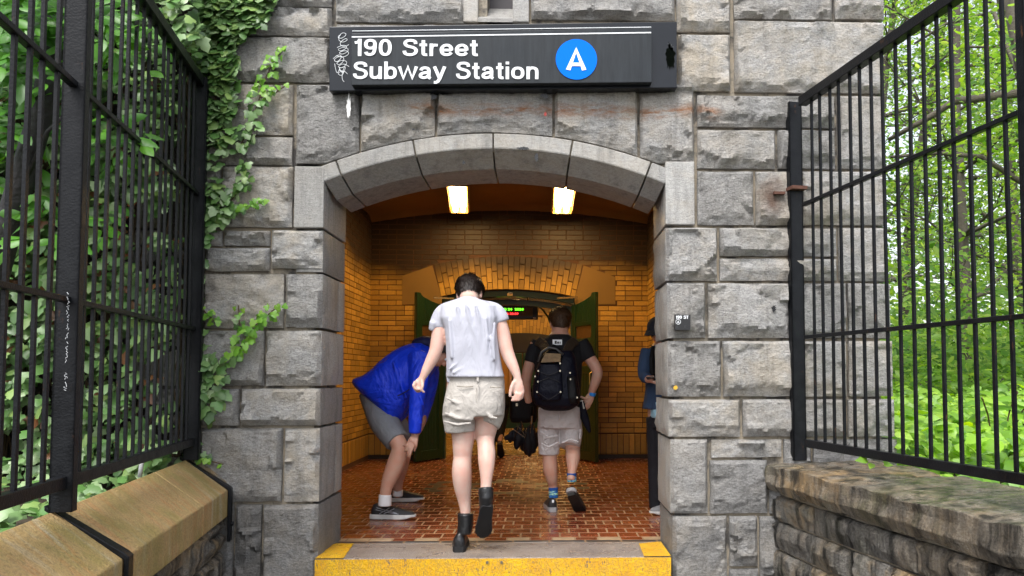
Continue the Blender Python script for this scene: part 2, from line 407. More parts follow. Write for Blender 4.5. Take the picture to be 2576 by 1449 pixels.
# stains and paint marks on the smooth arch
def splat(px, py, Y, w, h, name, mat, seed=1, tilt=0.0, off=-.004, parent=None):
    c = W(px, py, Y); v = [c+Vector((0, off, 0))]; n = 34
    for k in range(n):
        a = 2*math.pi*k/n; r = .85+.55*noise.noise(Vector((k*.9, seed*3.3, 0)))+.25*noise.noise(Vector((k*2.3, seed*3.3, 5)))
        x = w/2*math.cos(a)*r; z = h/2*math.sin(a)*r
        v.append(c+Vector((x*math.cos(tilt)-z*math.sin(tilt), off, x*math.sin(tilt)+z*math.cos(tilt))))
    return mesh(name, v, [(0, 1+(k+1) % n, 1+k) for k in range(n)], mat, parent or station)
tar = plain('black_paint', (.012,.012,.014), .4); redp = plain('red_paint', (.35,.04,.03), .6); whp = plain('white_paint', (.7,.7,.68), .6)
splat(1316, 374, YW-.02, .085, .022, 'paint_mark', tar, 1); splat(1350, 398, YW+.02, .03, .06, 'paint_mark', tar, 2, off=-.02); splat(1167, 411, YW+.06, .022, .026, 'paint_mark', tar, 3, off=-.02)
splat(877, 268, YW-.062, .028, .15, 'paint_mark', whp, 4)
splat(1372, 288, YW-.045, .02, .03, 'paint_mark', redp, 5); splat(1040, 326, YW-.045, .025, .012, 'paint_mark', tar, 6)
splat(1085, 243, YW-.045, .08, .05, 'paint_mark', tar, 7); splat(1370, 242, YW-.045, .06, .03, 'paint_mark', tar, 8)
splat(1946, 777, YW-.045, .03, .045, 'paint_mark', tar, 9); splat(1699, 975, YW-.03, .03, .03, 'paint_mark', plain('yellow_mark', (.6,.35,.03), .6), 10)
# ================================================================ sign
sign_m = N('sign_enamel'); _p = sign_m.pos((6,6,.6)); _f = sign_m.noise(_p, 5, 5, .7)
M['sign'] = sign_m.set(sign_m.mix(sign_m.ramp(_f, [(.35,0),(.7,1)]), (.008,.011,.014), (.020,.025,.030)), sign_m.ramp(sign_m.noise(sign_m.pos(), 6, 5), [(.3,.3),(.7,.5)]), None, 0, .3)
M['sign_edge'] = plain('sign_back', (.008,.010,.014), .22, spec=.3)
M['white'] = plain('white_letter', (.80,.82,.84), .45, var=.04)
M['blue'] = plain('blue_disc', (.0,.16,.78), .6, var=.03, spec=.08)
YS = YW-.10
tl, tr_, bl, br = W(828,67,YS), W(1703,54,YS), W(828,229,YS), W(1703,221,YS)
sign = empty('station_sign', ((tl.x+tr_.x)/2, YS, bl.z), 'long black metal station sign reading 190 Street Subway Station over the arch', 'sign')
def qbox(pts, y0, y1):
    v = [(p.x, y0, p.z) for p in pts]+[(p.x, y1, p.z) for p in pts]
    return v, [(0,3,2,1),(4,5,6,7),(0,1,5,4),(1,2,6,5),(2,3,7,6),(3,0,4,7)][::1]
v, f = qbox([tl, tr_, br, bl], YS, YW-.005); m = MB().add(v, f)
m.build('back_box', M['sign_edge'], sign, bevel=.004)
YF = YS-.05
q = [W(884,84,YF), W(1640,70,YF), W(1640,207,YF), W(884,214,YF)]
v, f = qbox(q, YF, YS+.002); MB().add(v, f).build('sign_panel', M['sign'], sign, bevel=.003)
q2 = [W(884,77,YF), W(1639,67,YF), W(1639,70,YF), W(884,80,YF)]
def strip(y0, y1):
    d = YF-.002
    q = [W(885,y0,d), W(1638,y0-11,d), W(1638,y1-11,d), W(885,y1,d)]
    v, f = qbox(q, d-.001, d+.002); MB().add(v, f).build('white_line', M['white'], sign)
strip(91.5, 94.5)
strip2 = [W(886,77.5,YS-.004), W(1638,67.5,YS-.004), W(1638,69,YS-.004), W(886,79,YS-.004)]
v, f = qbox(strip2, YS-.006, YS-.003); MB().add(v, f).build('white_line', M['white'], sign)
def _ell(cx, cy, rx, ry, n=20, p=2.35):
    o = []
    for k in range(n+1):
        a = 2*math.pi*k/n; c, s = math.cos(a), math.sin(a)
        o.append((cx+rx*math.copysign(abs(c)**(2/p), c), cy+ry*math.copysign(abs(s)**(2/p), s)))
    return o
def _sm(pts, n=4):
    o = []
    for i in range(len(pts)-1):
        p0 = pts[max(i-1,0)]; p1 = pts[i]; p2 = pts[i+1]; p3 = pts[min(i+2, len(pts)-1)]
        for k in range(n):
            t = k/n; o.append(tuple(.5*((2*p1[c])+(-p0[c]+p2[c])*t+(2*p0[c]-5*p1[c]+4*p2[c]-p3[c])*t*t+(-p0[c]+3*p1[c]-3*p2[c]+p3[c])*t**3) for c in (0,1)))
    return o+[pts[-1]]
GL = {
'1': (.36, [[(.25,0),(.25,1)], _sm([(.24,.93),(.19,.82),(.04,.775)])]),
'9': (.58, [_ell(.29,.69,.195,.23), _sm([(.485,.69),(.475,.40),(.42,.17),(.29,.085),(.15,.12),(.10,.235)])]),
'0': (.58, [_ell(.29,.5,.2,.415)]),
'S': (.66, [_sm([(.555,.71),(.535,.84),(.44,.905),(.32,.92),(.19,.895),(.115,.81),(.115,.70),(.19,.60),(.32,.545),(.46,.495),(.555,.405),(.575,.28),(.52,.155),(.40,.09),(.32,.08),(.18,.105),(.095,.19),(.075,.31)])]),
't': (.36, [_sm([(.17,.93),(.17,.60),(.17,.25),(.185,.12),(.25,.075),(.34,.08)]), [(.01,.655),(.33,.655)]]),
'r': (.39, [[(.1,0),(.1,.73)], _sm([(.1,.42),(.13,.56),(.21,.635),(.37,.635)])]),
'e': (.60, [[(.1,.355),(.52,.355)], _sm([(.515,.33),(.50,.50),(.42,.61),(.31,.645),(.19,.60),(.11,.49),(.09,.36),(.12,.20),(.20,.105),(.31,.08),(.43,.11),(.51,.21)])]),
'u': (.59, [_sm([(.1,.72),(.1,.30),(.13,.14),(.25,.08),(.38,.12),(.465,.23),(.49,.35)]), [(.49,0),(.49,.72)]]),
'b': (.60, [[(.1,0),(.1,1)], _ell(.31,.36,.2,.28)]),
'w': (.84, [[(.04,.72),(.225,.05),(.42,.70),(.615,.05),(.80,.72)]]),
'a': (.60, [_sm([(.105,.50),(.16,.61),(.29,.645),(.42,.60),(.46,.48),(.46,.30),(.465,.10),(.54,.045)]), _sm([(.46,.42),(.34,.375),(.18,.335),(.095,.25),(.10,.14),(.21,.08),(.34,.11),(.43,.19),(.46,.29)])]),
'y': (.56, [[(.05,.72),(.29,.03)], [(.51,.72),(.29,.03),(.215,-.13),(.13,-.19),(.03,-.185)]]),
'i': (.2, [[(.1,0),(.1,.72)], [(.1,.85),(.1,1)]]),
'o': (.62, [_ell(.31,.36,.22,.28)]),
'n': (.59, [[(.1,0),(.1,.72)], _sm([(.1,.38),(.125,.52),(.20,.62),(.30,.645),(.43,.60),(.485,.46),(.485,.0)])]),
'A': (.72, [[(.075,0),(.36,.97),(.645,0)], [(.20,.27),(.52,.27)]]),
'T': (.6, [[(.3,0),(.3,.95)], [(.02,.915),(.58,.915)]]),
' ': (.40, [])}
def ribbon(pts, w):
    pts = [p for i, p in enumerate(pts) if i == 0 or math.dist(p, pts[i-1]) > 1e-5]; n = len(pts); closed = math.dist(pts[0], pts[-1]) < 1e-4
    if closed: pts = pts[:-1]; n -= 1
    v = []
    for i in range(n):
        if closed: a, b = pts[i-1], pts[(i+1) % n]
        else: a, b = pts[max(i-1,0)], pts[min(i+1,n-1)]
        p = pts[i]; d1 = (p[0]-a[0], p[1]-a[1]); d2 = (b[0]-p[0], b[1]-p[1])
        l1 = math.hypot(*d1) or 1; l2 = math.hypot(*d2) or 1
        if math.hypot(*d1) == 0: d1 = d2; l1 = l2
        if math.hypot(*d2) == 0: d2 = d1; l2 = l1
        t = (d1[0]/l1+d2[0]/l2, d1[1]/l1+d2[1]/l2); lt = math.hypot(*t) or 1; nx_, ny_ = -t[1]/lt, t[0]/lt
        k = (w/2)/max(.62, (nx_*-d1[1]/l1+ny_*d1[0]/l1))
        v += [(p[0]+nx_*k, p[1]+ny_*k), (p[0]-nx_*k, p[1]-ny_*k)]
    f = [(2*i, 2*i+1, 2*i+3, 2*i+2) for i in range(n-1)]
    if closed: f.append((2*n-2, 2*n-1, 1, 0))
    return v, f
def text(s, name, x0, x1, ytop, ybase, Y, mat, parent, bold=.17, rot=0.0, gap=.055, th=.002):
    adv = 0; G = []
    for ch in s:
        wd, ps = GL[ch]; G.append((adv, ps)); adv += wd+(gap if ch != ' ' else 0)
    adv -= gap
    P0 = W(x0, ybase, Y); P1 = W(x1, ybase, Y); T = W(x0, ytop, Y); sx = (P1.x-P0.x)/adv; sz = T.z-P0.z
    for off, ps in G:
        m = MB()
        for k, pth in enumerate(ps):
            v, f = ribbon(pth, bold); dy = -.0004*k
            vv = []
            for (a, b) in v:
                X = (off+a)*sx; vv.append((P0.x+X, Y+dy, P0.z+b*sz+X*math.tan(rot)))
            n = len(vv); vv += [(p[0], p[1]-th, p[2]) for p in vv]
            ff = [tuple(i+n for i in q) for q in f]
            from collections import Counter
            E = Counter(); 
            for q in f:
                for i in range(4): a, b = q[i], q[(i+1) % 4]; E[frozenset((a, b))] += 1
            for q in f:
                for i in range(4):
                    a, b = q[i], q[(i+1) % 4]
                    if E[frozenset((a, b))] == 1: ff.append((a, b, b+n, a+n))
            m.add(vv, ff)
        if m.v: m.build(name, mat, parent)
def bfont(s, name, x0, x1, ytop, ybase, Y, mat, parent, bold=.02):
    c = bpy.data.curves.new(name, 'FONT'); c.body = s; c.size = 1; c.offset = bold; c.resolution_u = 3
    o = bpy.data.objects.new(name, c); COL.objects.link(o); bpy.context.view_layer.update()
    me = bpy.data.meshes.new_from_object(o.evaluated_get(bpy.context.evaluated_depsgraph_get())); bpy.data.objects.remove(o)
    co = np.empty(len(me.vertices)*3); me.vertices.foreach_get('co', co); co = co.reshape(-1, 3)
    P0 = W(x0, ybase, Y); P1 = W(x1, ybase, Y); T = W(x0, ytop, Y)
    X = (co[:,0]-co[:,0].min())/(np.ptp(co[:,0]))*(P1.x-P0.x); Z = co[:,1]/co[:,1].max()*(T.z-P0.z)
    me.vertices.foreach_set('co', np.stack([P0.x+X, np.full_like(X, Y), P0.z+Z], 1).reshape(-1)); me.update(); me.materials.clear()
    return tag(link(name, me, mat, parent), kind='stuff')
def curve_mesh(name, cu, mat, parent, **k):
    o = bpy.data.objects.new(name, cu); COL.objects.link(o); bpy.context.view_layer.update()
    me = bpy.data.meshes.new_from_object(o.evaluated_get(bpy.context.evaluated_depsgraph_get())); bpy.data.objects.remove(o); me.materials.clear()
    return tag(link(name, me, mat, parent), **k)
rt = math.atan2(8, 750)
text('190 Street', 'letter', 890, 1203, 98, 141, YF-.003, M['white'], sign, .150, rt)
text('Subway Station', 'letter', 888, 1356, 155, 199, YF-.003, M['white'], sign, .150, rt)
def disc(px, py, Y, r, name, mat, parent, n=48, th=.002):
    c = W(px, py, Y); v = [c]+[c+Vector((r*math.cos(2*math.pi*k/n), 0, r*math.sin(2*math.pi*k/n))) for k in range(n)]
    o = mesh(name, v, [(0, 1+(k+1) % n, 1+k) for k in range(n)], mat, parent); s = o.modifiers.new('t', 'SOLIDIFY'); s.thickness = th; return o
disc(1450, 149.5, YF-.003, 53*YF/2000, 'route_disc', M['blue'], sign)
text('A', 'letter', 1424, 1475, 124, 176, YF-.006, M['white'], sign, .165)
# graffiti scribble on the left of the sign
g = bpy.data.curves.new('graffiti', 'CURVE'); g.dimensions = '3D'; g.bevel_depth = .0015
random.seed(3)
def scrib(pts):
    s = g.splines.new('NURBS'); s.points.add(len(pts)-1)
    for i, (x, y) in enumerate(pts):
        p = W(x, y, YS-.004); s.points[i].co = (p.x, p.y, p.z, 1)
    s.order_u = 3; s.use_endpoint_u = True
scrib([(857,88),(848,92),(856,98),(868,92),(872,84),(858,82),(850,100),(862,108),(876,100),(868,96),(852,110),(866,120),(878,112)])
scrib([(848,120),(862,112),(876,118),(858,130),(848,124),(866,118),(880,126),(862,138),(850,132),(872,126),(880,136),(860,146),(846,140)])
scrib([(838,148),(850,136),(862,142),(848,158),(838,150),(856,140),(868,148),(856,164),(844,160),(860,150),(876,156),(862,172),(848,168),(866,158),(878,168)])
scrib([(842,160),(846,190),(856,172),(852,168),(862,188),(870,170),(866,166),(858,200),(866,206)])
scrib([(852,176),(868,180),(858,192),(848,184),(866,176),(874,186)])
curve_mesh('graffiti', g, M['white'], sign)
random.seed(11)
splat(1686, 143, YS, .062, .20, 'worn_patch', plain('bare_metal', (.002,.003,.002), .95, var=.6, vscale=30, spec=.02), 12, parent=sign)
splat(1687, 118, YS, .03, .06, 'worn_patch', plain('bare_metal_pale', (.05,.055,.06), .7, var=.6, vscale=30), 13, .5, parent=sign)
# small braille plaque on the right pier
YP = YW-.075
q = [W(1698,792,YP), W(1736,792,YP), W(1736,830,YP), W(1698,830,YP)]
plaque = empty('plaque', W(1717,830,YP), 'small square black plaque reading 190 ST on the right stone pier', 'sign')
v, f = qbox(q, YP-.012, YP+.06); MB().add(v, f).build('plate', plain('plaque_black', (.012,.012,.014), .3), plaque)
text('190 ST', 'letter', 1700, 1732, 794, 802, YP-.014, M['white'], plaque, .2)
text('A', 'letter', 1703, 1709, 806.5, 812.5, YP-.014, M['white'], plaque, .2)
ring = MB(); c = W(1706, 809.5, YP-.014); n = 24
ring.tube([c+Vector((.0145*math.cos(2*math.pi*k/n), 0, .0145*math.sin(2*math.pi*k/n))) for k in range(n+1)], .0016, 6)
ring.build('ring', M['white'], plaque)
bd = MB()
for x in (1702,1705,1709,1715,1718,1722,1725):
    for y in (820,823): 
        if (x+y) % 3: bd.box(W(x, y, YP-.013), (.0035,.003,.0035))
bd.build('braille_dots', plain('braille', (.06,.06,.065), .3), plaque)
# ================================================================ iron fences on the flanking walls
vd = ray(1010, 945); KX = vd.x/vd.y
DV = Vector((KX, 1, 0)).normalized(); RV = Vector((DV.y, -DV.x, 0))
rzf = math.atan2(DV.y, DV.x)
def fence(px_wall, y0, y1, posts, zt, zm, zl, zb, name_label, post_base, bar_w=.016, spacing=.103, yend=YW-.14):
    X0 = W(px_wall, 700, YW).x
    at = lambda Y, z, d=0: Vector((X0+KX*(Y-YW), Y, z)) + RV*d
    root = empty('iron_fence', at((y0+y1)/2, zb), name_label, 'fence')
    I = M['iron']
    for z, wd, h in ((zt, .055, .055), (zm, .030, .022), (zl, .030, .022), (zb, .038, .045)):
        MB().bar(at(y0, z), at(yend, z), wd, h).build('rail', I, root, bevel=.003)
    # bars share one mesh
    bm_ = MB(); hgt = zt-zb
    ns = 10
    base = MB().box((0, 0, hgt/2), (.016 if px_wall > 1200 else .019, .012, hgt), 0)
    me = me_from('bar', base.v, base.f); me.materials.append(I)
    Y = yend-.10; k = 0
    while Y > y0:
        if all(abs(Y-p) > .06 for p in posts):
            o = bpy.data.objects.new('bar', me); COL.objects.link(o); o.parent = root; o.matrix_parent_inverse = wm(root).inverted()
            o.location = at(Y, zb); o.rotation_euler = (random.uniform(-.003,.003), random.uniform(-.003,.003), rzf+random.uniform(-.06,.06))
        Y -= spacing*abs(DV.y)
    for i, p in enumerate(posts):
        top = zt+.03 if i == 0 else zt+.5
        c = at(p, 0)
        m = MB(); w_ = .085 if i == 0 else .078
        # channel section: web and two flanges
        zc = (post_base[i]+top)/2; H = top-post_base[i]
        m.box(at(p, zc), (w_, .012, H), rzf+math.pi/2)
        for s in (-1, 1): m.box(at(p, zc, s*(w_/2-.006))+DV*.018*1, (.012, .048, H), rzf+math.pi/2)
        m.build('post', I, root, bevel=.003)
    return root, at
zz = lambda px, py: W(px, py, YW).z
FL, atL = fence(505, 1.9, YW, [YW-.13, 2.94], zz(510,225), zz(500,500), zz(495,830), zz(495,1107), 'black iron bar fence on the tan coping in front of the ivy', [zz(490,1152), zz(490,1152)+.0])
FR, atR = fence(1996, 2.3, YW, [YW-.05, 2.95], zz(1990,275), zz(1998,527), zz(2011,851), zz(2018,1110), 'black iron bar fence on the rough stone wall before the green woods', [zz(2005,1156), zz(2005,1156)])
# wall clamp on the right corner post
MB().box(W(1960,486,YW-.05), (.07,.03,.016)).box(atR(YW-.05, zz(1990,480)), (.10,.1,.02), rzf+math.pi/2).build('wall_clamp', plain('rusty_iron', (.10,.04,.025), .8, bump=.004), FR)
scr = bpy.data.curves.new('marker_scribble', 'CURVE'); scr.dimensions = '3D'; scr.bevel_depth = .0008
for q in range(22):
    yy = 735+q*11.3
    if 905 < yy < 930: continue
    s_ = scr.splines.new('POLY'); n_ = random.randint(3, 6); s_.points.add(n_-1)
    for i in range(n_):
        p = W(172-q*.35+random.uniform(-4, 4), yy+i*2.6, 2.875); s_.points[i].co = (p.x, p.y, p.z, 1)
curve_mesh('marker_scribble', scr, M['white'], FL)

# ---------------------------------------------------------------- left parapet wall, sloped sandstone coping
lw = empty('parapet_wall', atL(3.4, -.6), 'low stone wall with sloping tan sandstone coping under the ivy fence', 'wall')
cb = W(480, 1151, YW); cf = F(485, 1275, 0); 
ZBK = cb.z; ZFR = zz(575, 1228)
Xb = cb.x; Xf = W(577, 1228, YW).x
def secL(Y, p):   # p: offset from back line (metres along RV), z
    d, z = p; return Vector((Xb+KX*(Y-YW), Y, z)) + RV*d
WD = (Xf-Xb)/RV.x*1.0
profL = [(0, ZBK), (WD, ZFR), (WD, ZFR-.155), (WD-.05, ZFR-.16), (0, ZFR-.16)]
def coping(Y0, Y1, prof, sec, mat, parent, name='coping_stone', n=8, rough=0, bev=.006):
    v = []; f = []; q = len(prof)
    for i in range(n+1):
        Y = Y0+(Y1-Y0)*i/n
        for j, p in enumerate(prof):
            pt = sec(Y, p)
            if rough: pt += Vector([noise.noise(pt*7+Vector((j*5, k*9, 0)))*rough for k in range(3)])
            v.append(pt)
    for i in range(n):
        for j in range(q):
            A = i*q+j; B = i*q+(j+1) % q; f.append((A, B, B+q, A+q))
    f.append(tuple(range(q))[::-1]); f.append(tuple(n*q+j for j in range(q)))
    o = mesh(name, v, f, mat, parent)
    b_ = o.modifiers.new('bevel', 'BEVEL'); b_.width = bev; b_.segments = 2; b_.limit_method = 'ANGLE'
    return o
for (a, b) in ((YW-.075, 4.15), (4.142, 3.0), (2.96, 2.2), (2.19, 1.6)):
    coping(b, a, profL, secL, M['coping_l'], lw)
coping(YW-.07, YW-.004, [(0,ZBK+.03),(WD+.015,ZFR+.02),(WD+.015,ZFR-.16),(0,ZFR-.16)], secL, M['stone_low'], lw, 'end_stone')
# iron straps over the coping
for Y in (2.985, YW-.1):
    m = MB(); t = .014
    pts = [(-.02, ZBK+.01), (WD*.5, (ZBK+ZFR)/2+.012), (WD+.012, ZFR+.012), (WD+.012, ZFR-.30)]
    coping(Y-.028, Y+.028, [(-.03, ZBK+.002), (-.03, ZBK+.02), (WD+.006, ZFR+.02), (WD+.02, ZFR+.006), (WD+.02, ZFR-.30), (WD+.002, ZFR-.30), (WD+.002, ZFR-.002)], secL, M['iron'], FL, 'strap', n=1, bev=.003)
    MB().tube([secL(Y, (WD+.02, ZFR-.20)), secL(Y, (WD+.032, ZFR-.20))], .012, 8).build('bolt', M['iron'], FL)
def flank(parent, line, z_rows, Ya, Yb, sgn, mat, rmin=.25, rmax=.55, cell=.022):
    """rough courses running towards the viewer. line(Y,d,z) -> point, d out of the face"""
    for i in range(len(z_rows)-1):
        Y = Ya
        while Y > Yb:
            L = random.uniform(rmin, rmax); y1 = max(Yb, Y-L)
            zt, zb = z_rows[i]-.008, z_rows[i+1]+.008
            splits = [(zb, zt)]
            if zt-zb > .16 and random.random() < .35:
                mzz = zb+(zt-zb)*random.uniform(.4,.6); splits = [(zb, mzz-.006), (mzz+.006, zt)]
            for (b_, t_) in splits:
                # parameter runs so that normals face out
                if sgn > 0: fr = lambda q, d, z: line(-q, -d, z); rock('stone', -Y+.007, -y1-.007, b_, t_, 0, parent, mat, thick=.12, frame=fr, cell=cell, depth=.032, tint=random.uniform(.8,1.25))
                else: fr = lambda q, d, z: line(q, -d, z); rock('stone', y1+.007, Y-.007, b_, t_, 0, parent, mat, thick=.12, frame=fr, cell=cell, depth=.032, tint=random.uniform(.8,1.25))
            Y = y1
lineL = lambda Y, d, z: Vector((Xb+KX*(Y-YW), Y, z)) + RV*(WD-.045+d)
zr = [ZFR-.16, ZFR-.36, ZFR-.60, ZFR-.82, -.75, -1.0]
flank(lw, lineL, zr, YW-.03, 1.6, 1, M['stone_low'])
m = MB(); a = secL(YW-.02, (.04, -.35)); b = secL(1.6, (.04, -.35))
m.add([secL(YW-.01, (-.15, ZFR-.17)), secL(1.6, (-.15, ZFR-.17)), secL(1.6, (WD-.06, ZFR-.17)), secL(YW-.01, (WD-.06, ZFR-.17)), secL(YW-.01, (-.15, -1.2)), secL(1.6, (-.15, -1.2)), secL(1.6, (WD-.06, -1.2)), secL(YW-.01, (WD-.06, -1.2))], [(0,1,2,3),(3,2,6,7),(0,4,5,1),(2,1,5,6),(0,3,7,4)])
m.build('mortar_core', M['mortar'], lw)
# ---------------------------------------------------------------- right parapet wall, flat rough coping
rw = empty('parapet_wall', atR(3.4, -.6), 'low rough stone wall with flat wet coping under the fence by the woods', 'wall')
c1 = W(1920, 1169, YW); ZC1 = c1.z; Xc = c1.x
secR = lambda Y, p: Vector((Xc+KX*(Y-YW), Y, p[1])) + RV*p[0]
WR = .60
profR = [(0, ZC1), (.16, ZC1+.012), (WR, ZC1+.035), (WR, ZC1-.15), (.02, ZC1-.155), (-.012, ZC1-.10), (.0, ZC1-.045)]
profR = profR[::-1]
for (a, b) in ((YW-.004, 4.02), (4.005, 2.66), (2.645, 1.9)):
    coping(b, a, profR, secR, M['coping_r'], rw, n=34, rough=.018, bev=.004)
lineR = lambda Y, d, z: Vector((Xc+KX*(Y-YW), Y, z)) + RV*(.055-d)
zr = [ZC1-.172, ZC1-.33, ZC1-.50, ZC1-.70, ZC1-.92, ZC1-1.15, ZC1-1.4]
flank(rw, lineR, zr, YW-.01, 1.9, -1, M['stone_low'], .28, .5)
m = MB()
m.add([secR(YW-.01, (.075, ZC1-.16)), secR(1.9, (.075, ZC1-.16)), secR(1.9, (WR, ZC1-.16)), secR(YW-.01, (WR, ZC1-.16)), secR(YW-.01, (.075, -1.2)), secR(1.9, (.075, -1.2)), secR(1.9, (WR, -1.2)), secR(YW-.01, (WR, -1.2))], [(0,3,2,1),(1,5,4,0),(0,4,7,3),(2,3,7,6),(1,2,6,5)])
m.build('mortar_core', M['mortar'], rw)
# ================================================================ steps and ground
def granite(name, yellow=False):
    a = N(name); p = a.pos(); sp = a.noise(p, 150, 2, .8); vo = a.n('TexVoronoi'); vo.inputs['Scale'].default_value = 170; a.l(p, vo.inputs['Vector'])
    c = a.mix(a.ramp(sp, [(.4,0),(.6,1)]), (.13,.10,.085), (.36,.31,.27)); c = a.mix(a.ramp(vo.outputs['Distance'], [(.12,1),(.22,0)]), c, (.62,.58,.52))
    c = a.mix(a.math('MULTIPLY', a.ramp(a.noise(p, 3, 5), [(.4,0),(.7,1)]), .5), c, (.12,.08,.06))
    if yellow:
        vert = a.noise(a.pos((12,12,2.0)), 2.5, 7, .75); wear = a.ramp(a.math('ADD', a.math('MULTIPLY', vert, .6), a.math('MULTIPLY', a.noise(p, 22, 6, .75), .4)), [(.46,1),(.485,.25),(.50,1),(.55,.95),(.575,.15),(.64,0)])
        yel = a.mix(a.ramp(a.noise(p, 7, 5, .7), [(.35,0),(.65,1)]), (.80,.47,.006), (.68,.33,.008))
        c = a.mix(wear, a.mix(.6, c, (.14,.075,.015)), yel)
    return a.set(c, a.ramp(a.noise(p, 5, 4), [(.4,.25),(.7,.6)]), a.bump(a.noise(p, 70, 5, .7), .006), 0, .5)
M['granite'] = granite('threshold_granite'); M['yellow'] = granite('yellow_paint_worn', True)
YT0 = F(1245, 1403).y; YT1 = F(1245, 1365).y
xl = F(800, 1400).x; xr = F(1690, 1403).x
step = empty('threshold_step', ((xl+xr)/2, YT0, -.17), 'granite threshold step with worn yellow painted front edge', 'step')
m = MB(); m.box(((xl+xr)/2, (YT0+YT1)/2+.002, -.085), (xr-xl, YT1-YT0, .17)); m.build('granite_slab', M['granite'], step, bevel=.008)
# painted skin: riser and the two ends of the tread (3 mm coats)
def wavy(name, pts, dz=Vector((0,0,1))):
    pass
nx = 60; v = []; f = []
for i in range(nx+1):
    x = xl+(xr-xl)*i/nx; top = -.003-.004*abs(noise.noise(Vector((x*9, 1, 0))))
    v += [(x, YT0-.004, -.17), (x, YT0-.004, top), ]
for i in range(nx): a = i*2; f.append((a, a+2, a+3, a+1))
mesh('paint_coat', v, f, M['yellow'], step)
for (pts) in ([(800,1401),(892,1366),(860,1401)],):
    pass
def quad_floor(pts, z, name, mat, parent):
    v = [F(x, y, z) for x, y in pts]; return mesh(name, v, [tuple(range(len(v)))], mat, parent)
A = [Vector((xl, YT0-.003, .004)), F(866,1402,.004), F(890,1367,.004), Vector((xl, YT1-.01, .004))]
A[1].y = YT0-.003
mesh('paint_coat', A, [(0,1,2,3)], M['yellow'], step)
A = [F(1622,1402,.004), Vector((xr, YT0-.003, .004)), Vector((xr, YT1-.01, .004)), F(1607,1367,.004)]
A[0].y = YT0-.003
mesh('paint_coat', A, [(0,1,2,3)], M['yellow'], step)
for px in (1226, 1262):
    MB().tube([W(px,1414,YT0)+Vector((0,-.003,0)), W(px,1414,YT0)+Vector((0,-.010,0))], .009, 10).build('bolt', plain('bolt_metal', (.25,.22,.15), .4, .8), step)
M['conc'] = plain('wet_concrete', (.085,.08,.075), .35, bump=.006, bscale=90)
st2 = MB().box(((xl+xr)/2, YT0-.22, -.255), (xr-xl+.1, .44, .17)).build('lower_step', M['conc'], None, bevel=.01, label='grey concrete step directly below the yellow edged threshold', cat='step')
mesh('path', [(-3.6,-8,-.36),(4,-8,-.36),(4,YW-.03,-.36),(-3.6,YW-.03,-.36)], [(0,1,2,3)], M['conc'], kind='structure')
# ================================================================ vestibule
XL = F(853, 1190).x; XRR = F(1634, 1155).x; YBK = 10.4; ZBW = 3.15
brick_c = N('glazed_brick')
def brickmat(name, base, mn=.8, mx=1.2, dark_top=False, rough=.45):
    a = N(name); oi = a.n('ObjectInfo'); ge = a.n('NewGeometry'); p = a.pos()
    r = a.math('FRACT', a.math('ADD', oi.outputs['Random'], a.math('MULTIPLY', ge.outputs['Random Per Island'], 3.7)))
    v = a.math('ADD', mn, a.math('MULTIPLY', r, mx-mn)); cv = a.n('CombineXYZ')
    for i in range(3): a.l(v, cv.inputs[i])
    c = a.mix(1.0, base, cv.outputs[0], 'MULTIPLY')
    c = a.mix(a.math('MULTIPLY', a.ramp(a.noise(p, 30, 4, .7), [(.45,0),(.75,1)]), .35), c, tuple(x*.45 for x in base))
    if dark_top:  # brick turns darker towards the top of the wall, edge broken by noise
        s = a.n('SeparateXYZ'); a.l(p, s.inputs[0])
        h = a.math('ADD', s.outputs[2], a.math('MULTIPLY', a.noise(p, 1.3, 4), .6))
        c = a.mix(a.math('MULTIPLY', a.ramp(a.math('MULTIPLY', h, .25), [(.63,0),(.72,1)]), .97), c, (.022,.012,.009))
    return a.set(c, rough, a.bump(a.noise(p, 120, 3), .002), 0, .45)
M['brick'] = brickmat('yellow_brick', (.50,.28,.050), .70, 1.3, dark_top=True)
M['grout'] = plain('brown_grout', (.10,.045,.022), .85)
M['plaster'] = plain('ochre_plaster', (.24,.135,.032), .7, var=.15, vscale=3)
M['plaster_dark'] = plain('stained_plaster', (.22,.12,.04), .7, var=.35, vscale=2)
UB = MB(); e = .04
UBv = [(0,0,0),(1,0,0),(1,0,1),(0,0,1),(.015,1,.05),(.985,1,.05),(.985,1,.95),(.015,1,.95)]   # x along, y out, z up
UBf = [(4,5,6,7),(0,1,5,4),(1,2,6,5),(2,3,7,6),(3,0,4,7)]
def brickset(parent, O, U, V_, Nn, bricks, mat, limit=300, name='brick', key=None, depth=.006):
    """bricks: (u0,u1,v0,v1[,proud]) rectangles on the plane O,U,V"""
    O, U, V_, Nn = map(Vector, (O, U, V_, Nn))
    me = me_from(name, UBv, [tuple(f[::-1]) if (U.cross(Nn)).dot(V_) < 0 else f for f in UBf]); me.materials.append(mat)
    bricks = sorted(bricks, key=key) if key else bricks
    sv = []; sf = []
    for i, bk in enumerate(bricks):
        u0, u1, v0, v1 = bk[:4]; d = depth*random.uniform(.7, 1.3) + (bk[4] if len(bk) > 4 else 0)
        org = O+U*u0+V_*v0
        X = U*(u1-u0); Y = Nn*d; Z = V_*(v1-v0)
        if i < limit:
            o = bpy.data.objects.new(name, me); COL.objects.link(o); o.parent = parent; o.matrix_parent_inverse = wm(parent).inverted()
            o.matrix_basis = Matrix(((X.x,Y.x,Z.x,org.x),(X.y,Y.y,Z.y,org.y),(X.z,Y.z,Z.z,org.z),(0,0,0,1)))
        else:
            n = len(sv); sv += [org+X*p[0]+Y*p[1]+Z*p[2] for p in UBv]; sf += [tuple(q+n for q in f) for f in me_faces(me)]
    if sv: mesh('brickwork', sv, sf, mat, parent, kind='stuff')
def me_faces(me): return [tuple(p.vertices) for p in me.polygons]
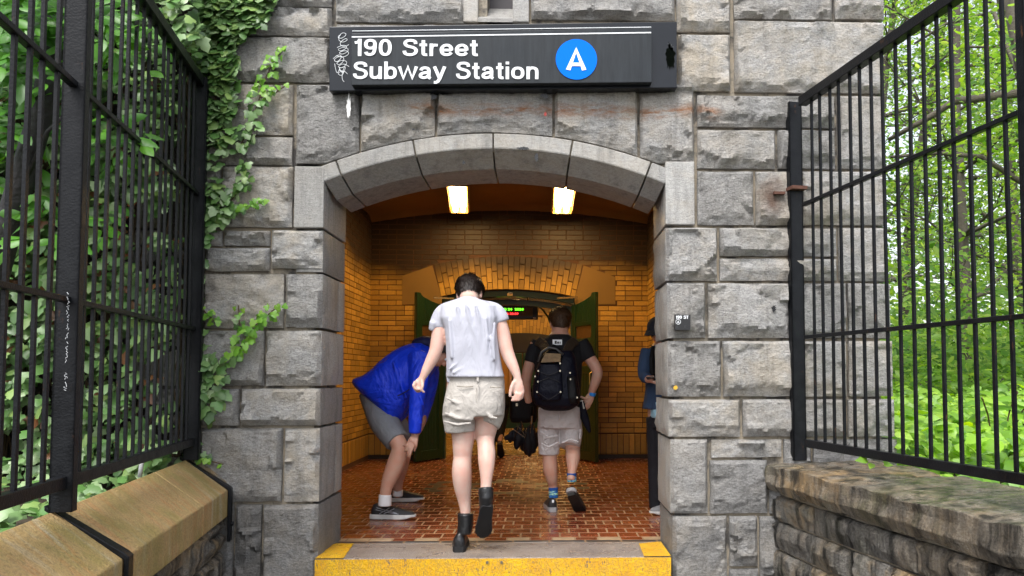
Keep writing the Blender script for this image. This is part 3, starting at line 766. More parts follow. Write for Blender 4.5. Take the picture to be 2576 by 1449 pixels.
def runs(u0, u1, v0, v1, keep):
    n = max(2, int((u1-u0)/.012)); best = None; cur = None
    for i in range(n):
        u = u0+(u1-u0)*(i+.5)/n
        if keep(u, (v0+v1)/2):
            cur = [i, i+1] if cur is None else [cur[0], i+1]
            if best is None or cur[1]-cur[0] > best[1]-best[0]: best = list(cur)
        else: cur = None
    if best is None or best[1]-best[0] < 2: return None
    s = (u1-u0)/n
    return (u0+best[0]*s, u0+best[1]*s, v0, v1)
def courses(width, height, bl=.222, ch=.0665, j=.008, keep=lambda u, v: True, base=0, off=0):
    out = []; v = base; r = 0
    while v < height:
        u = -bl*((r % 2)*.5+off) - (bl*.25 if random.random() < .04 else 0)
        while u < width:
            L = bl if random.random() > .1 else bl*.5
            a, b = max(0, u), min(width, u+L)
            if b-a > .02:
                q = runs(a+j/2, b-j/2, v+j/2, min(height, v+ch)-j/2, keep)
                if q: out.append(q)
            u += L
        v += ch; r += 1
    return out
def soldiers(width, h, bw=.075, j=.008, base=.05, keep=lambda u, v: True):
    out = []; u = 0
    while u < width:
        if keep(u+bw/2, base+h/2): out.append((u+j/2, min(width, u+bw)-j/2, base+j/2, base+h-j/2))
        u += bw
    return out
# doorway in the back wall
DCX = W(1279, 700, YBK).x; DIN = W(1279, 729, YBK).z; hw_in = (W(1446,748,YBK).x - W(1111,748,YBK).x)/2; din_e = W(1446,748,YBK).z
sg = DIN-din_e; RI = (hw_in**2+sg*sg)/(2*sg); ZI = DIN-RI
DOUT = W(1279, 644, YBK).z; hw_out = (W(1466,672,YBK).x-W(1090,672,YBK).x)/2; RO2 = DOUT-ZI
aout = math.asin(hw_out/RO2); ain = math.asin(hw_in/RI)
inner_z = lambda x: ZI+math.sqrt(max(0, RI*RI-(x-DCX)**2))
def in_open(x, z): return abs(x-DCX) < hw_in and z < inner_z(x)
def in_ring(x, z):
    r = math.hypot(x-DCX, z-ZI); return RI-.01 < r < RO2+.008 and abs(math.atan2(x-DCX, z-ZI)) < (ain+aout)/2+.01
skL = [W(1012,694,YBK), W(1088,668,YBK), W(1112,752,YBK), W(1112,766,YBK), W(1012,766,YBK)]
skR = [W(1548,766,YBK), W(1446,766,YBK), W(1446,752,YBK), W(1468,668,YBK), W(1548,697,YBK)]
def inpoly(x, z, P):
    c = False; n = len(P)
    for i in range(n):
        a, b = P[i], P[(i+1) % n]
        if (a.z > z) != (b.z > z) and x < (b.x-a.x)*(z-a.z)/(b.z-a.z)+a.x: c = not c
    return c
keep = lambda u, v: not (in_open(u+XL, v) or in_ring(u+XL, v) or inpoly(u+XL, v, skL) or inpoly(u+XL, v, skR))
bw = empty('brick_wall', ((XL+XRR)/2, YBK, 0), kind='structure')
ZTOP = 3.42
bs = courses(XRR-XL, ZTOP, keep=keep, base=.33)
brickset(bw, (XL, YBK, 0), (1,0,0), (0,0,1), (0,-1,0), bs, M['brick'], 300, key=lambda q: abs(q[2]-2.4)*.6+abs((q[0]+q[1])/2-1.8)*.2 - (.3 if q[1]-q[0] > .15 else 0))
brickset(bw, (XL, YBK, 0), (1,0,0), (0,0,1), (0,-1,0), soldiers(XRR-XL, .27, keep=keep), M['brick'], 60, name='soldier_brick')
# arch ring of two bricks, alternating splits
av = []; nb = 26; atot = (ain+aout)/2
meA = me_from('arch_brick', UBv, UBf); meA.materials.append(M['brick'])
for k in range(nb):
    a0 = -atot+2*atot*k/nb; a1 = -atot+2*atot*(k+1)/nb; am = (a0+a1)/2
    rr = [RI+.004]
    fr_ = (.62, .36, .84, .5)[k % 4]
    cutsr = [RI+.003, RI+(RO2-RI)*fr_*.62, RI+(RO2-RI)*(fr_*.62+.45 if fr_ < .6 else .80), RO2-.003] if k % 2 else [RI+.003, RI+(RO2-RI)*(.55 if k % 4 else .42), RO2-.003]
    for r0, r1 in zip(cutsr[:-1], cutsr[1:]):
        if r1-r0 < .03: continue
        v = []
        for (rr_, g) in ((r0+.003, 1), (r1-.003, 1)):
            for a in (a0, a1):
                sgn = 1 if a == a0 else -1
                v.append((DCX+rr_*math.sin(a)+sgn*.0035*math.cos(a), rr_, ZI+rr_*math.cos(a)))
        P = [Vector((p[0], YBK-.001, p[2])) for p in v]; Q = [Vector((p[0], YBK-.013-random.random()*.003, p[2])) for p in v]
        c = sum(Q, Vector())/4; Q = [q_+(c-q_)*.04 for q_ in Q]
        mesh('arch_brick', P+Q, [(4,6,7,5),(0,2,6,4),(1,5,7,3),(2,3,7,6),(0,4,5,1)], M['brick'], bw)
for P in (skL, skR):
    v = [Vector((p.x, YBK-.010, p.z)) for p in P]+[Vector((p.x, YBK, p.z)) for p in P]; n = 5
    mesh('skewback_panel', v, [tuple(range(n))[::-1]]+[(i, (i+1) % n, n+(i+1) % n, n+i) for i in range(n)], M['plaster'], bw)
# grout backing with the doorway, wall 0.5 thick
m = MB(); TH = .5
def bslab(x0, x1, z0, z1): m.box(((x0+x1)/2, YBK+TH/2, (z0+z1)/2), (x1-x0, TH, z1-z0))
bslab(XL-.3, DCX-hw_in, -.2, 4); bslab(DCX+hw_in, XRR+.3, -.2, 4)
xs = np.linspace(DCX-hw_in, DCX+hw_in, 25)
for i in range(24):
    x0, x1 = xs[i], xs[i+1]; xm = x0 if abs(x0-DCX) > abs(x1-DCX) else x1
    zlo = inner_z((x0+x1)/2); bslab(x0, x1, zlo, 4)
m.build('grout_core', M['grout'], bw)
MB().box(((XL+DCX-hw_in)/2, YBK-.006, .025), (DCX-hw_in-XL, .02, .05)).box(((XRR+DCX+hw_in)/2, YBK-.006, .025), (XRR-DCX-hw_in, .02, .05)).build('skirting', plain('black_skirting', (.03,.02,.015), .5), bw)
# side walls
for sx, X, label in ((1, XL, 'l'), (-1, XRR, 'r')):
    s = empty('brick_wall', (X, (YB+YBK)/2, 0), kind='structure')
    Lw = YBK-YB
    bs = courses(Lw, 3.25, base=.33) + soldiers(Lw, .27)
    if sx > 0: O = (X, YB, 0); U = (0,1,0)
    else: O = (X, YB, 0); U = (0,1,0)
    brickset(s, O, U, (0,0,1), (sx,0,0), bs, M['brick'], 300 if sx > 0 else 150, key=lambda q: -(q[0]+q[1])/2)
    MB().box((X-sx*.15, (YB+YBK)/2, 1.6), (.3, YBK-YB, 3.6)).build('grout_core', M['grout'], s)
# ceiling: shallow vault with a rounded edge where it meets the wall
m = MB(); nx = 24; v = []; f = []
XM = (XL+XRR)/2; HWR = (XRR-XL)/2
vz = lambda x: ZBW+.17-.17*((x-XM)/HWR)**2
for i in range(nx+1):
    x = XL-.05+(XRR-XL+.1)*i/nx
    for (y, dz) in ((YB-.02, 0), (YBK-.16, 0), (YBK-.08, -.02), (YBK-.03, -.06), (YBK, -.075)): v.append((x, y, vz(x)+dz))
for i in range(nx):
    for j in range(4): a = i*5+j; f.append((a, a+1, a+6, a+5))
mesh('ceiling', v, f, M['plaster_dark'], None, True, kind='structure')
# inner face of the front wall above the arch is hidden; close the room roof
mesh('roof', [(XL-.5,YB-.3,4.2),(XRR+.5,YB-.3,4.2),(XRR+.5,YBK+8,4.2),(XL-.5,YBK+8,4.2)], [(0,1,2,3)], M['grout'], kind='structure')
# ---------------------------------------------------------------- floor
fl = empty('floor', ((XL+XRR)/2, (YT1+YBK)/2, 0), kind='structure')
def pavermat():
    a = N('red_paver'); oi = a.n('ObjectInfo'); ge = a.n('NewGeometry'); p = a.pos()
    r = a.math('FRACT', a.math('ADD', oi.outputs['Random'], a.math('MULTIPLY', ge.outputs['Random Per Island'], 3.7)))
    c = a.ramp(r, [(.0,(.15,.030,.012)),(.35,(.20,.042,.016)),(.7,(.25,.065,.026)),(1,(.18,.05,.02))])
    c = a.mix(a.math('MULTIPLY', a.ramp(a.noise(p, 6, 5, .7), [(.45,0),(.7,1)]), .6), c, (.10,.022,.010))
    rg = a.ramp(a.noise(p, 4, 5, .65), [(.35,.07),(.6,.30)])
    b1 = a.bump(a.noise(p, 5, 3), .003); b2 = a.bump(a.noise(p, 60, 4), .0015, 1, b1)
    a.b.inputs['Coat Weight'].default_value = .2; a.b.inputs['Coat Roughness'].default_value = .12
    return a.set(c, rg, b2, 0, .55)
M['paver'] = pavermat()
M['pave_dark'] = plain('dark_paver', (.05,.045,.042), .3, var=.3); M['pave_tan'] = plain('tan_paver', (.36,.25,.15), .3, var=.3)
M['floor_joint'] = plain('floor_joint', (.27,.17,.095), .5, var=.3)
mesh('joint_bed', [(XL,YT1,-.001),(XRR,YT1,-.001),(XRR,YBK+TH,-.001),(XL,YBK+TH,-.001)], [(0,1,2,3)], M['floor_joint'], fl)
y = YT1+.004; PB = []; DK = []; TN = []
hx0, hx1 = XL, XRR
# border rows
def rowf(y0, y1, L, lst, off, alt=None, alt_l=None):
    u = XL-L*off; k = 0
    while u < XRR:
        a, b = max(XL, u), min(XRR, u+L)
        if b-a > .02: (alt_l if alt and alt(k, a) else lst).append((a-XL+.004, b-XL-.004, y0, y1))
        u += L; k += 1
rowf(y, y+.062, .235, DK, .2); y += .07
rowf(y, y+.085, .15, PB, .5, lambda k, a: k % 2 == 0 or a < XC-HW+.25 or a > XC+HW-.2, TN); y += .092
cx, cy = F(1279, 1223).x, F(1279, 1223).y
def special(xm, ym):
    dx, dy = abs(xm-cx), abs(ym-cy)
    d = dx+dy*.62
    if .62 < dx < .80 and dy < .36: return 'd' if dx < .74 and dx > .66 else 't'
    if dx < .45 and dy < .5 and abs(dx/.45+dy/.5-1) < .10: return 'd'
    return None
r = 0
while y < YBK+TH:
    y1 = y+.150
    L = .132; u = XL-L*(.5*(r % 2)) 
    while u < XRR:
        a, b = max(XL, u), min(XRR, u+L)
        if b-a > .02:
            s_ = special((a+b)/2, (y+y1)/2)
            q = (a-XL+.005, b-XL-.005, y, y1-.010)
            (DK if s_ == 'd' else PB).append(q)
        u += L
    y = y1; r += 1
    if r == 1: pass
for lst, mt, lim in ((PB, M['paver'], 240), (DK, M['pave_dark'], 40), (TN, M['pave_tan'], 30)):
    brickset(fl, (XL, 0, -.003), (1,0,0), (0,1,0), (0,0,1), lst, mt, lim, key=lambda q: q[2]+.0*q[0], depth=.003)
# ---------------------------------------------------------------- second hall beyond the doors
Y2 = 16.5; X2a, X2b = DCX-2.2, DCX+2.4
h2 = empty('brick_wall', (DCX, Y2, 0), kind='structure')
D2 = W(1315, 822, Y2); ar_c = W(1315, 830, Y2).x; ap = W(1315, 838, Y2).z; hw2 = 1.15; R3 = 3.2; Z3 = ap-R3
in2 = lambda x, z: abs(x-ar_c) < hw2 and z < Z3+math.sqrt(R3*R3-(x-ar_c)**2)
ring2 = lambda x, z: abs(x-ar_c) < hw2+.05 and R3-.01 < math.hypot(x-ar_c, z-Z3) < R3+.36
bs = courses(X2b-X2a, 3.3, keep=lambda u, v: not (in2(u+X2a, v) or ring2(u+X2a, v)), base=0)
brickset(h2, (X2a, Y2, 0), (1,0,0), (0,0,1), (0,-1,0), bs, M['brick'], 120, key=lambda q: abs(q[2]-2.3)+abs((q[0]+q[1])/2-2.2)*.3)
bb = []
for k in range(34):
    a0 = -.365+.73*k/34; a1 = -.365+.73*(k+1)/34
    fr_ = (.5, .3, .7, .42)[k % 4]
    for r0, r1 in ((R3, R3+.35*fr_), (R3+.35*fr_, R3+.35)):
        P = []
        for rr_ in (r0+.003, r1-.003):
            for a in (a0+.0012, a1-.0012): P.append(Vector((ar_c+rr_*math.sin(a), Y2-.014, Z3+rr_*math.cos(a))))
        mesh('arch_brick', P+[p+Vector((0,.012,0)) for p in P], [(0,2,3,1),(0,4,6,2),(1,3,7,5),(2,6,7,3),(0,1,5,4)], M['brick'], h2)
MB().box((DCX, Y2+.1, 1.8), (5, .2, 4.4)).build('grout_core', M['grout'], h2)
M['green'] = plain('green_paint', (.005,.030,.010), .38, bump=.003, bscale=40, var=.35, vscale=6)
M['green_dark'] = plain('green_paint_dark', (.006,.030,.009), .4, var=.3)
# green lift doors in that wall
ld = empty('lift_door', (ar_c, Y2-.03, 0), 'dark green double door at the far end of the hall', 'door')
top = Z3+math.sqrt(R3*R3-hw2**2)
for s in (-1, 1):
    MB().box((ar_c+s*hw2/2, Y2-.045, top/2-.1), (hw2-.02, .05, top-.2)).build('door_leaf', M['green'], ld, bevel=.01)
    MB().box((ar_c+s*hw2/2, Y2-.075, .55), (hw2*.7, .02, .7)).build('panel', M['green_dark'], ld, bevel=.01)
m = MB(); n = 16; v = []
for i in range(n+1):
    x = ar_c-hw2+2*hw2*i/n; v += [(x, Y2-.04, top-.18), (x, Y2-.04, Z3+math.sqrt(R3*R3-(x-ar_c)**2))]
mesh('transom', v, [(2*i, 2*i+2, 2*i+3, 2*i+1) for i in range(n)], plain('dark_transom', (.02,.012,.01), .3), ld)
for X, sx in ((X2a, 1), (X2b, -1)):
    s = empty('brick_wall', (X, (YBK+Y2)/2, 0), kind='structure')
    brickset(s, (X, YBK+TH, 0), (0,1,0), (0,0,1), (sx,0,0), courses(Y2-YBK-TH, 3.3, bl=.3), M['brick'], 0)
    MB().box((X-sx*.12, (YBK+Y2)/2+.1, 1.8), (.2, Y2-YBK, 4)).build('grout_core', M['grout'], s)
mesh('ceiling', [(X2a,YBK+TH,3.3),(X2b,YBK+TH,3.3),(X2b,Y2,3.3),(X2a,Y2,3.3)], [(0,1,2,3)], M['plaster'], kind='structure')
f2 = empty('floor', (DCX, 13.5, 0), kind='structure')
M['tile2'] = N('hall_tile'); _a = M['tile2']; _p = _a.pos()
M['tile2'] = _a.set(_a.mix(_a.noise(_p, 5, 4), (.30,.17,.05), (.42,.26,.09)), _a.ramp(_a.noise(_p, 5, 5), [(.35,.1),(.65,.3)]), _a.bump(_a.noise(_p, 14, 3), .006), 0, .6)
T2 = []
yy = 0; r = 0
while yy < Y2-YBK-TH:
    u = -.1*(r % 2)
    while u < X2b-X2a:
        T2.append((max(0,u)+.004, min(X2b-X2a, u+.2)-.004, yy+.004, yy+.096)); u += .2
    yy += .1; r += 1
brickset(f2, (X2a, YBK+TH, -.004), (1,0,0), (0,1,0), (0,0,1), T2, M['tile2'], 0, name='floor_tile', depth=.004)
mesh('joint_bed', [(X2a,YBK+TH,-.004),(X2b,YBK+TH,-.004),(X2b,Y2,-.004),(X2a,Y2,-.004)], [(0,1,2,3)], M['grout'], f2)
# ---------------------------------------------------------------- lamps
def emis(name, c, s):
    a = N(name); e = a.n('Emission'); e.inputs[0].default_value = tuple(c)+(1,); e.inputs[1].default_value = s; a.l(e.outputs[0], a.out.inputs[0]); return a.m
M['tube'] = emis('lit_tube', (1, .65, .26), 27); M['tube2'] = emis('lit_tube_hall', (1, .66, .26), 48)
M['refl'] = plain('lamp_reflector', (.75,.50,.16), .3, .2)
M['lampbox'] = plain('lamp_box', (.30,.17,.05), .5)
def lamp(px, yy0, yy1, z, wd, rot, label, glow, near=0):
    c = Vector((px, (yy0+yy1)/2, z)); L = yy1-yy0
    t = empty('ceiling_light', c, label, 'ceiling light')
    Rm = Matrix.Rotation(rot, 4, 'Z')
    def pb(mb): mb.v = [c+(Rm @ (Vector(p))) for p in mb.v]; return mb
    w2 = wd/2
    h = .075
    m = MB().box((0,0,h/2+.02), (wd+.05, L+.05, .02)); 
    for s in (-1, 1): m.box((s*(w2+.012), 0, h/2-.01), (.012, L+.04, h)); 
    m.box((0, L/2+.012, h/2-.01), (wd+.02, .012, h)); m.box((0, -L/2-.012, h/2-.01), (wd+.02, .012, h))
    pb(m).build('housing', M['lampbox'], t)
    m = MB().add([(-w2,-L/2,.03),(w2,-L/2,.03),(w2,L/2,.03),(-w2,L/2,.03),(-w2,L/2,-.02),(w2,L/2,-.02)], [(0,3,2,1),(3,4,5,2)])
    pb(m).build('reflector', M['refl'], t)
    m = MB().box((0,-.14,0), (wd-.03, L-.42, .006)); pb(m).build('lens', glow, t)
    for s in (-1, 1):
        mm = MB().tube([(s*w2*.45, L/2-.36, .0), (s*w2*.45, L/2-.09, .0), (s*w2*.45, L/2-.065, .0)], [.030,.030,.016], 12)
        pb(mm).build('lamp_tube', glow, t)
    zt_ = (vz(px)-z) if z < 3 else .14
    m = MB().box((0, 0, (.07+zt_)/2), (.12, .5, zt_-.07)); pb(m).build('stem', M['lampbox'], t)
    return t
lz = 3.13
def lampat(px_far, y_far, px_w, ln, rot, label):
    # far end placed where it is seen at y_far
    Yf = (lz-EYE)*FPX/(945-y_far); P_ = W(px_far, y_far, Yf); wd = px_w*Yf/FPX
    return lamp(P_.x + math.sin(rot)*ln/2, Yf-ln, Yf, lz, wd, rot, label, M['tube'])
lampat(1156, 530, 42, 1.35, R(5.0), 'lit warm ceiling light on the left behind the arch')
lampat(1414, 530, 46, 1.35, R(0), 'lit warm ceiling light on the right behind the arch')
for k, yy in enumerate((12.2, 14.6)):
    z = 3.2; lz_ = z
    lamp(DCX+.25, yy-.6, yy+.6, 3.16, .24, 0, ('warm hall ceiling light just past the green doors', 'warm hall ceiling light near the far green door')[k], M['tube2'])
# ---------------------------------------------------------------- green door leaves
def doorleaf(hx, hy, fx, fy, label, side):
    H = Vector((hx, hy, 0)); E = Vector((fx, fy, 0)); U = (E-H); L = U.length; U.normalize(); Nn = Vector((-U.y, U.x, 0))
    if Nn.y > 0: Nn = -Nn
    t = empty('green_door', H, label, 'door')
    P = lambda u, d, z: H+U*u+Nn*d+Vector((0,0,z))
    hz = lambda u: 1.995+(.115*(u/L)**1.6 if u < L*.86 else .115)
    th = .045
    def blk(u0, u1, z0, z1f, name, mat, th_=th, off=0, bev=.003):
        n = 5; v = []; f = []
        for i in range(n+1):
            u = u0+(u1-u0)*i/n; zt = z1f(u) if callable(z1f) else z1f
            v += [P(u, off-th_/2, z0), P(u, off+th_/2, z0), P(u, off+th_/2, zt), P(u, off-th_/2, zt)]
        for i in range(n):
            for j in range(4): A = i*4+j; B = i*4+(j+1) % 4; f.append((A, B, B+4, A+4))
        f += [(0,3,2,1), tuple(n*4+j for j in range(4))]
        o = mesh(name, v, f, mat, t); 
        if bev: b = o.modifiers.new('b', 'BEVEL'); b.width = bev; b.segments = 1; b.limit_method = 'ANGLE'
        return o
    G = M['green']; z0 = .02
    blk(L-.115, L, z0, hz, 'stile', G, th); blk(0, .10, z0, hz, 'stile', G, th)
    nP = 6; wd = (L-.215-.004)/nP
    za, zb_, zc_, zd = 1.71, 1.545, 1.50, 1.20
    for k in range(nP):
        u = .101+k*wd
        blk(u+.002, u+wd-.002, 1.76, hz, 'plank', G, th*.6, 0, .004)
        blk(u+.002, u+wd-.002, .14, 1.11, 'plank', G, th*.6, 0, .004)
    for z1, z2 in ((1.71, 1.76), (1.48, 1.55), (1.11, 1.20), (z0, .14)): blk(.10, L-.115, z1, z2, 'rail', G, th*.98)
    gl = plain('dim_glass', (.10,.05,.02), .15)
    blk(.10, L-.115, 1.55, 1.71, 'pane', gl, .008, 0, 0); blk(.10, L-.115, 1.20, 1.48, 'pane', gl, .008, 0, 0)
    MB().box(P(L-.002, 0, 1.05), (.004,.004,2.0)).build('worn_edge', plain('worn_wood', (.32,.24,.10), .6, var=.5, vscale=20), t)
    MB().tube([P(L-.06, .04, .95), P(L-.06, .07, .97), P(L-.06, .07, 1.10), P(L-.06, .04, 1.12)], .009, 8).build('handle', plain('brass', (.5,.35,.12), .35, .9), t)
    return t
yh = YBK-.02
a = F(1042, 1166); doorleaf(DCX-hw_in+.02, yh, a.x, a.y, 'open green plank door leaf behind the person in blue', -1)
a = F(1502, 1167); doorleaf(DCX+hw_in-.02, yh, a.x, a.y, 'open green plank door leaf beside the backpacker', 1)
# door head frame, closers, conduit
df = empty('door_frame', (DCX, YBK+.2, 0), 'dark arched door frame with closer arms inside the brick arch', 'door frame')
m = MB(); n = 20
for (r0, r1, ya, yb, z_) in ((RI-.085, RI-.004, YBK+.02, YBK+.14, 0), (RI-.19, RI-.12, YBK+.10, YBK+.2, 0)):
    v = []; f = []
    for i in range(n+1):
        a = -ain+2*ain*i/n
        for rr_, y_ in ((r0, ya), (r1, ya), (r1, yb), (r0, yb)): v.append((DCX+rr_*math.sin(a), y_, ZI+rr_*math.cos(a)))
    for i in range(n):
        for j in range(4): A = i*4+j; B = i*4+(j+1) % 4; f.append((A, A+4, B+4, B))
    m.add(v, f)
m.build('head', plain('black_green', (.008,.016,.012), .3), df)
for s in (-1, 1): MB().box((DCX+s*(hw_in-.025), YBK+.13, 1.0), (.05,.14,2.0)).build('jamb', M['green_dark'], df)
chrome = plain('closer_metal', (.55,.5,.4), .25, .8)
for p_, q_ in (((1090,749),(1142,751)), ((1402,750),(1452,748))):
    MB().bar(W(*p_, YBK-.2), W(*q_, YBK-.05), .02, .022).build('closer_arm', chrome, df)
MB().box(W(1283,741,YBK-.02), (.07,.03,.03)).build('latch_box', plain('latch', (.45,.3,.15), .4), df)
MB().box(W(1284,737,YBK-.04), (.05,.02,.012)).build('latch_plate', emis('label_lit', (1,.9,.8), .9) if False else chrome, df)
cp = [W(*p, YBK+.9) for p in ((1200,762),(1262,757),(1300,756),(1330,760),(1352,768),(1368,782),(1378,796),(1385,815))]
MB().tube(cp, .014, 8).build('conduit', M['green'], df)
# ---------------------------------------------------------------- LED date sign
YLED = 11.6
led = empty('led_sign', W(1280,800,YLED), 'black hanging LED display with green and red text', 'display')
a, b = W(1180,763,YLED), W(1353,803,YLED)
MB().box(((a.x+b.x)/2, YLED+.07, (a.z+b.z)/2), (b.x-a.x, .14, a.z-b.z)).build('case', plain('led_case', (.008,.007,.012), .3), led, bevel=.012)
a2, b2 = W(1195,773,YLED), W(1340,796,YLED)
MB().box(((a2.x+b2.x)/2, YLED-.003, (a2.z+b2.z)/2), (b2.x-a2.x, .006, a2.z-b2.z)).build('screen', plain('led_screen', (.10,.065,.02), .4), led)
bfont('AUG 24  2024', 'green_text', 1250, 1317, 775, 780.5, YLED-.010, emis('led_green', (.12,1,.02), 2.6), led, .03)
bfont('4.06 20:59', 'red_text', 1262, 1304, 786.5, 791.5, YLED-.010, emis('led_red', (1,.03,.03), 2.6), led, .03)
MB().box(W(1345,800,YLED-.004), (.045,.004,.016)).build('maker_tag', M['white'], led)
for s in (-.35, .35): MB().tube([((a.x+b.x)/2+s, YLED+.07, a.z), ((a.x+b.x)/2+s, YLED+.07, 3.3)], .012, 8).build('hanger', chrome, led)
# ================================================================ vegetation
def leafmat(name, cols, trans=.35, rough=.38, spec=.5):
    a = N(name); oi = a.n('ObjectInfo'); ge = a.n('NewGeometry'); p = a.pos()
    r = a.math('FRACT', a.math('ADD', oi.outputs['Random'], ge.outputs['Random Per Island']))
    c = a.ramp(r, [(i/(len(cols)-1), k) for i, k in enumerate(cols)])
    c = a.mix(a.math('MULTIPLY', a.noise(p, 60, 3), .35), c, tuple(x*.5 for x in cols[len(cols)//2]))
    a.set(c, rough, None, 0, spec)
    t = a.n('BsdfTranslucent'); hs_ = a.n('HueSaturation'); hs_.inputs['Value'].default_value = 1.5; hs_.inputs['Saturation'].default_value = 1.15
    hs_.inputs['Hue'].default_value = .485
    a.l(c, hs_.inputs['Color']); a.l(hs_.outputs[0], t.inputs[0])
    m = a.n('MixShader'); m.inputs[0].default_value = trans
    a.l(a.b.outputs[0], m.inputs[1]); a.l(t.outputs[0], m.inputs[2]); a.l(m.outputs[0], a.out.inputs[0])
    return a.m
M['ivy'] = leafmat('ivy_leaf', [(.03,.09,.018),(.07,.18,.03),(.10,.25,.05),(.22,.36,.14),(.06,.15,.03),(.32,.44,.22),(.12,.27,.05),(.035,.10,.025),(.26,.40,.10),(.04,.11,.02)], .12)
M['ivy_new'] = leafmat('young_ivy_leaf', [(.10,.28,.03),(.20,.44,.05),(.30,.52,.08)], .3)
M['dead'] = leafmat('dead_leaf', [(.16,.06,.02),(.22,.10,.04),(.12,.05,.02)], .2)
M['shrub'] = leafmat('shrub_leaf', [(.03,.11,.012),(.06,.22,.02),(.12,.34,.03),(.07,.2,.03)], .4)
M['tree'] = leafmat('tree_leaf', [(.04,.12,.02),(.15,.31,.05),(.32,.50,.08),(.19,.37,.08),(.48,.62,.15),(.10,.24,.05),(.26,.44,.07)], .6, .45)
M['under'] = leafmat('undergrowth_leaf', [(.07,.20,.03),(.24,.46,.04),(.12,.30,.04),(.40,.66,.07),(.34,.54,.20),(.48,.70,.09),(.18,.38,.05)], .45, .35)
M['stem'] = plain('woody_stem', (.10,.065,.035), .8, bump=.004)
M['bark'] = plain('bark', (.10,.085,.065), .85, bump=.012, bscale=30, var=.45)
M['bark_dark'] = plain('wet_bark', (.018,.016,.016), .6, bump=.012, bscale=30, var=.45)
M['soil'] = plain('leaf_litter_soil', (.05,.035,.02), .9, bump=.02, bscale=25, var=.5)
def tmpl(outline, ctr, fold=.22, curl=.25):
    pts = [(0, ctr)] + outline
    v = np.array([(x, y, -fold*abs(x)-curl*(y-.2)**2) for x, y in pts])
    n = len(outline); return v, [(0, 1+k, 1+(k+1) % n) for k in range(n)]
T_IVY = tmpl([(0,.04),(-.28,-.12),(-.55,.16),(-.33,.34),(-.34,.62),(0,1.0),(.34,.62),(.33,.34),(.55,.16),(.28,-.12)], .32)
T_OVAL = tmpl([(0,0),(-.20,.22),(-.24,.5),(-.13,.8),(0,1),(.13,.8),(.24,.5),(.20,.22)], .45, .35, .3)
T_HEART = tmpl([(0,.0),(-.28,-.1),(-.46,.18),(-.38,.5),(0,1),(.38,.5),(.46,.18),(.28,-.1)], .35, .18, .35)
T_SM = (np.array([(0,0,0),(-.3,.5,-.06),(0,1,-.12),(.3,.5,-.06)]), [(0,3,2),(0,2,1)])
def leafmesh(T, C, Nn, TT, S):
    tv, tf = T; C = np.asarray(C, float); Nn = np.asarray(Nn, float); TT = np.asarray(TT, float); S = np.asarray(S, float)
    Nn /= np.linalg.norm(Nn, axis=1)[:, None]+1e-9
    TT = TT - (TT*Nn).sum(1)[:, None]*Nn; TT /= np.linalg.norm(TT, axis=1)[:, None]+1e-9
    B = np.cross(TT, Nn)
    V = (C[:, None, :] + S[:, None, None]*(tv[None, :, 0:1]*B[:, None, :] + tv[None, :, 1:2]*TT[:, None, :] + tv[None, :, 2:3]*Nn[:, None, :])).reshape(-1, 3)
    k = len(tv); fa = np.array(tf); n = len(C)
    Fc = (fa[None] + (np.arange(n)*k)[:, None, None]).reshape(-1, 3)
    me = bpy.data.meshes.new('leaves'); me.vertices.add(len(V)); me.vertices.foreach_set('co', V.reshape(-1))
    me.loops.add(Fc.size); me.loops.foreach_set('vertex_index', Fc.reshape(-1)); me.polygons.add(len(Fc))
    me.polygons.foreach_set('loop_start', np.arange(len(Fc))*3); me.polygons.foreach_set('loop_total', np.full(len(Fc), 3)); me.update(calc_edges=True)
    return me
def leafobj(name, T, C, Nn, TT, S, mat, parent=None, **k):
    return tag(link(name, leafmesh(T, C, Nn, TT, S), mat, parent), **k)
def single_leaves(name, T, C, Nn, TT, S, mat, parent):
    base = leafmesh(T, [(0,0,0)], [(0,0,1)], [(0,1,0)], [1.0]); base.materials.append(mat); inv = wm(parent).inverted()
    for c, n_, t, s in zip(C, Nn, TT, S):
        n_ = Vector(n_).normalized(); t = Vector(t); t = (t-n_*t.dot(n_)).normalized(); b = t.cross(n_)
        o = bpy.data.objects.new(name, base); COL.objects.link(o); o.parent = parent; o.matrix_parent_inverse = inv
        o.matrix_basis = Matrix(((b.x*s,t.x*s,n_.x*s,c[0]),(b.y*s,t.y*s,n_.y*s,c[1]),(b.z*s,t.z*s,n_.z*s,c[2]),(0,0,0,1)))
def bx(y):
    ys = [-160,0,25,60,80,130,200,250,290,320,350,400,500,560,600,640,700,780,840,900,950,1040,1130]
    xs_ = [720,690,680,655,612,596,592,588,576,585,560,552,566,548,532,514,502,496,515,542,536,516,500]
    return float(np.interp(y, ys, xs_)) + 9*noise.noise(Vector((y*.06, 0, 0)))
def ivy_sample(x0, x1, y0, y1, n, depth=(.04,.16), cond=None, smin=.045, smax=.085, blobs=True):
    C = []; Nn = []; T = []; S = []
    while len(C) < n:
        x = random.uniform(x0, x1); y = random.uniform(y0, y1)
        if cond and not cond(x, y): continue
        if blobs and noise.noise(Vector((x*.012, y*.012, 3))) + random.uniform(0, .55) < .0: continue
        d = random.uniform(*depth); p_ = W(x, y, YW-d)
        if d > .09 and p_.x > atL(p_.y, 0).x-.07 and p_.z < 2.9: continue
        C.append(p_); 
        Nn.append((random.gauss(0, .35)+.05, -.75, random.gauss(.75, .38))); T.append((random.gauss(0, .5), random.gauss(-.5,.2), -.8)); S.append(random.uniform(smin, smax))
    return C, Nn, T, S
ivy = empty('ivy', W(420, 1150, YW-.1), 'dense green ivy climbing the station wall behind the left fence', 'ivy')
random.seed(21)
Cn = ivy_sample(505, 700, -30, 1050, 330, (.04,.10), lambda x, y: x < bx(y)+4 and (y < 330 or random.random() < .3), .045, .09, False)
